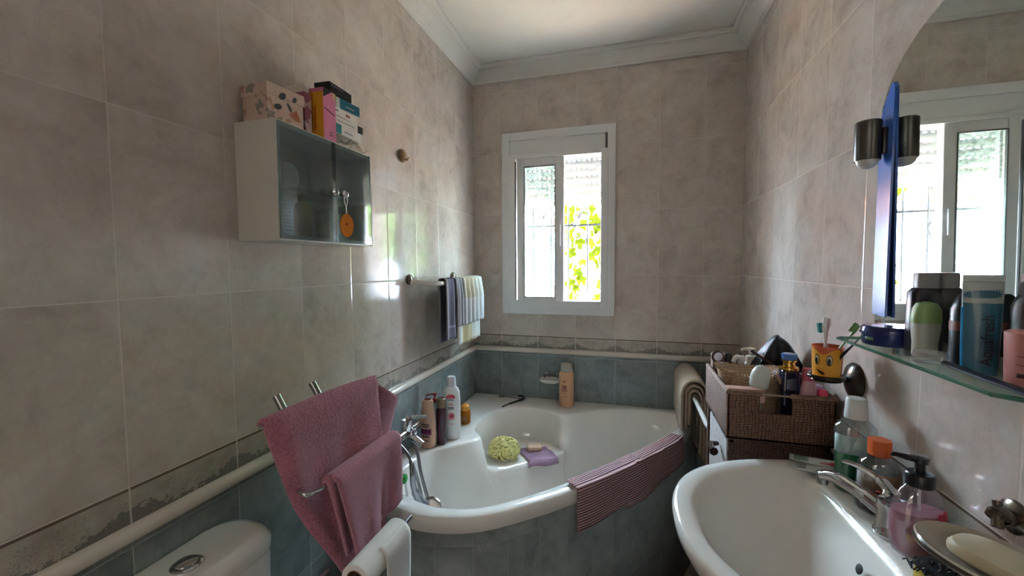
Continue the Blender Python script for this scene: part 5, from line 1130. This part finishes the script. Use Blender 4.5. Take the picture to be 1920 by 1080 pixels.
# at the back of the basket
b = thing('pump_bottle', (1.180, 1.405, BZ), 'cream pump bottle at the back of the brown basket', 'bottle')
IV = pbr('ivory_pump', (206, 200, 188), .35)
obj('body', lathe([(0, 0), (.021, 0), (.023, .004), (.023, .120), (.015, .138), (0, .138)], 30), IV, b); obj('pump', add_tube(lathe([(0, .138), (.0125, .138), (.0125, .158), (.004, .160), (.004, .174), (.012, .176), (.014, .182), (0, .186)], 24), [(0, 0, .180), (-.02, -.010, .182), (-.028, -.012, .178)], .004, 8), IV, b)
b = thing('spray_bottle', (1.142, 1.395, BZ), 'white trigger nozzle bottle left of the cream pump bottle', 'bottle')
obj('body', lathe([(0, 0), (.014, 0), (.016, .004), (.016, .115), (.010, .125), (0, .125)], 24), WHITEP, b); obj('nozzle', add_box(tube(crom([(.008, 0, .120), (.008, 0, .150), (-.004, -.004, .156), (-.014, -.008, .140)], 5), .0065, 10), .012, 0, .148, .016, .014, .024, .004), WHITEP, b)
b = thing('lipstick', (1.118, 1.400, BZ), 'black domed cap of a bottle at the back left of the basket', 'bottle')
b.name = 'mascara_bottle'
obj('body', lathe([(0, 0), (.012, 0), (.012, .125), (0, .125)], 20), pbr('grey_body', (150, 140, 136), .3), b); obj('cap', lathe([(0, .125), (.0115, .125), (.0115, .158), (.009, .165), (0, .167)], 24), BLACK, b)
b = thing('hand_mirror', (1.086, 1.392, 1.062), 'tiny white mirror with a brown rim at the back left corner of the basket', 'mirror')
FW = T(0, 0, 0) @ RX(PI/2) @ RY(.25)
obj('frame', lathe([(0, -.004), (.0185, -.004), (.0195, 0), (.0175, .004), (0, .004)], 32, M=FW), pbr('brown_rim', (84, 44, 38), .3), b); obj('face', lathe([(0, .0042), (.0135, .0042), (.0125, .0052), (0, .0054)], 32, M=FW), pbr('pearl_face', (222, 220, 226), .2), b); obj('handle', tube([(0, 0, -.018), (.006, 0, -.15)], .005, 8), pbr('brown_rim_b', (84, 44, 38), .3), b)
b = obj('round_compact', lathe([(0, -.004), (.010, -.004), (.012, 0), (.010, .004), (0, .0045)], 28, M=FW), pbr('lilac_compact', (196, 192, 214), .3), None, (1.0815, 1.345, 1.045)); tag(b, 'small lilac disc wedged against the left side of the basket', 'compact')
b = obj('makeup_brush', tube([(1.178-1.19, 0, .030), (1.215-1.19, .0, .004), (1.25-1.19, .0, -.02)], .004, 8), pbr('brown_handle', (60, 40, 34), .4), None, (1.182, 1.362, 1.062)); tag(b, 'thin dark brown handle lying across the back of the basket', 'brush')
for i_, (x, y, z, c_) in enumerate(((1.105, 1.425, .99, (150, 120, 104)), (1.235, 1.425, .985, (90, 80, 84)))): 
    o = obj('small_packet', box(0, 0, 0, .06, .035, .15, .004), pbr('packet_%d' % i_, c_, .6), None, (x, y, z)); tag(o, ['tan packet standing at the back left of the basket', 'grey packet standing at the back of the basket under the black pouch'][i_], 'packet')
def pouch(u, v):
    th2 = (u-.5)*2; a = v*2*PI
    prof_ = [(.0, .0)]
    h = .105*(1-abs(th2)**1.6)*(1-.18*max(0, -th2))+.012
    x = .070*th2+.010; w2 = .030*(1-abs(th2)**2.2)+.004
    y = w2*math.cos(a); z = (h*.5)*(1+math.sin(a)); 
    cr_ = .004*math.sin(13*u+5*math.sin(a))+.003*math.sin(29*u+a*2)
    return (x+.004*math.sin(a*3+u*9), y+cr_, z+.004*math.sin(17*u+a))
o = obj('black_pouch', grid(pouch, 44, 28), pbr('black_nylon', (28, 28, 34), .45, var=.2, bump=.3, bscale=90), None, (1.238, 1.395, 1.022), angle=60); tag(o, 'crumpled black nylon pouch heaped over the back right of the basket', 'pouch')

# ------------------------------------------------------------------ white rail and rolled towel beside the bath
rl = thing('white_rail', (W, 1.64, .875), 'white towel bar running from the right wall to beside the bath', 'towel rail')
q = lo((W, 1.64, .875))
obj('bar', tube(crom([q(W-.002, 1.480, .800), q(1.16, 1.475, .800), q(1.095, 1.478, .800), q(1.080, 1.505, .800), q(1.080, 1.62, .800), q(1.080, 2.10, .800)], 5), .0085, 14), pbr('white_rail_paint', (214, 212, 208), .25), rl)
obj('wall_flange', lathe([(0, 0), (.022, 0), (.020, .006), (0, .008)], 20, M=T(*q(W, 1.48, .80)) @ RY(-PI/2)), pbr('white_flange', (210, 208, 204), .3), rl)
def roll(u, v):
    ang = -.6+v*(2*PI*2.25); r = .016+.0060*ang/2.0; r = min(r, .045)
    if v > .86: t = (v-.86)/.14; a = -.6+.86*(2*PI*2.25); x = .045*math.cos(a); z = .045*math.sin(a); return (1.078-.040-.006*t, 1.515+.26*u, .812-.02-.30*t)
    return (1.078-.008+r*.85*math.cos(ang), 1.515+.26*u, .812+.012+r*1.55*math.sin(ang)-.018)
def drape(xo, zt, zb1, zb2, y0, y1, ph):
    def f(u, v):
        lf = zt-zb1; lb = zt-zb2; arc = PI*xo; tot = lf+lb+arc; s = v*tot; y = y0+(y1-y0)*u
        if s < lf: x, z = -xo, zb1+s
        elif s < lf+arc: a = (s-lf)/xo; x, z = -xo*math.cos(a), zt+xo*1.25*math.sin(a)
        else: x, z = xo, zt-(s-lf-arc)
        return (1.078+x+.003*math.sin(u*6+ph)*(1 if abs(x) >= xo*.99 else 0), y, z)
    return f
tw3 = thing('beige_towel', (1.080, 1.92, .80), 'thick beige towel folded several times over the white bar beside the bath', 'towel')
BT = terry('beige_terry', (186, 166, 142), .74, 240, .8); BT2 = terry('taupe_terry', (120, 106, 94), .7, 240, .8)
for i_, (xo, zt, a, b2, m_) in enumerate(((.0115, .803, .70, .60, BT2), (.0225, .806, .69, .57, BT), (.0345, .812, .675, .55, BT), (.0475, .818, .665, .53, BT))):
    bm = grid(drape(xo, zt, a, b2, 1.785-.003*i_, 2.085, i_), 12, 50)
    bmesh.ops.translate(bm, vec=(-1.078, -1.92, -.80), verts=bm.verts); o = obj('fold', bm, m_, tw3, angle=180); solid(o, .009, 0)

# ------------------------------------------------------------------ things of one kind that stand together
GROUPS = {'toothbrush': 'toothbrushes in the orange tumbler', 'medicine_box': 'medicine cartons on the wall cabinet', 'mouthwash_bottle': 'mouthwash bottles behind the faucet'}
for o in bpy.data.objects:
    if o.parent is None and o.get('label'):
        k_ = o.name.split('.')[0]
        if k_ in GROUPS: o['group'] = GROUPS[k_]
        elif k_ == 'hand_towel' and 'ceramic' in o['label'] or k_ == 'hand_towel' and 'lowest' in o['label']: o['group'] = 'small towels on the ceramic rail'
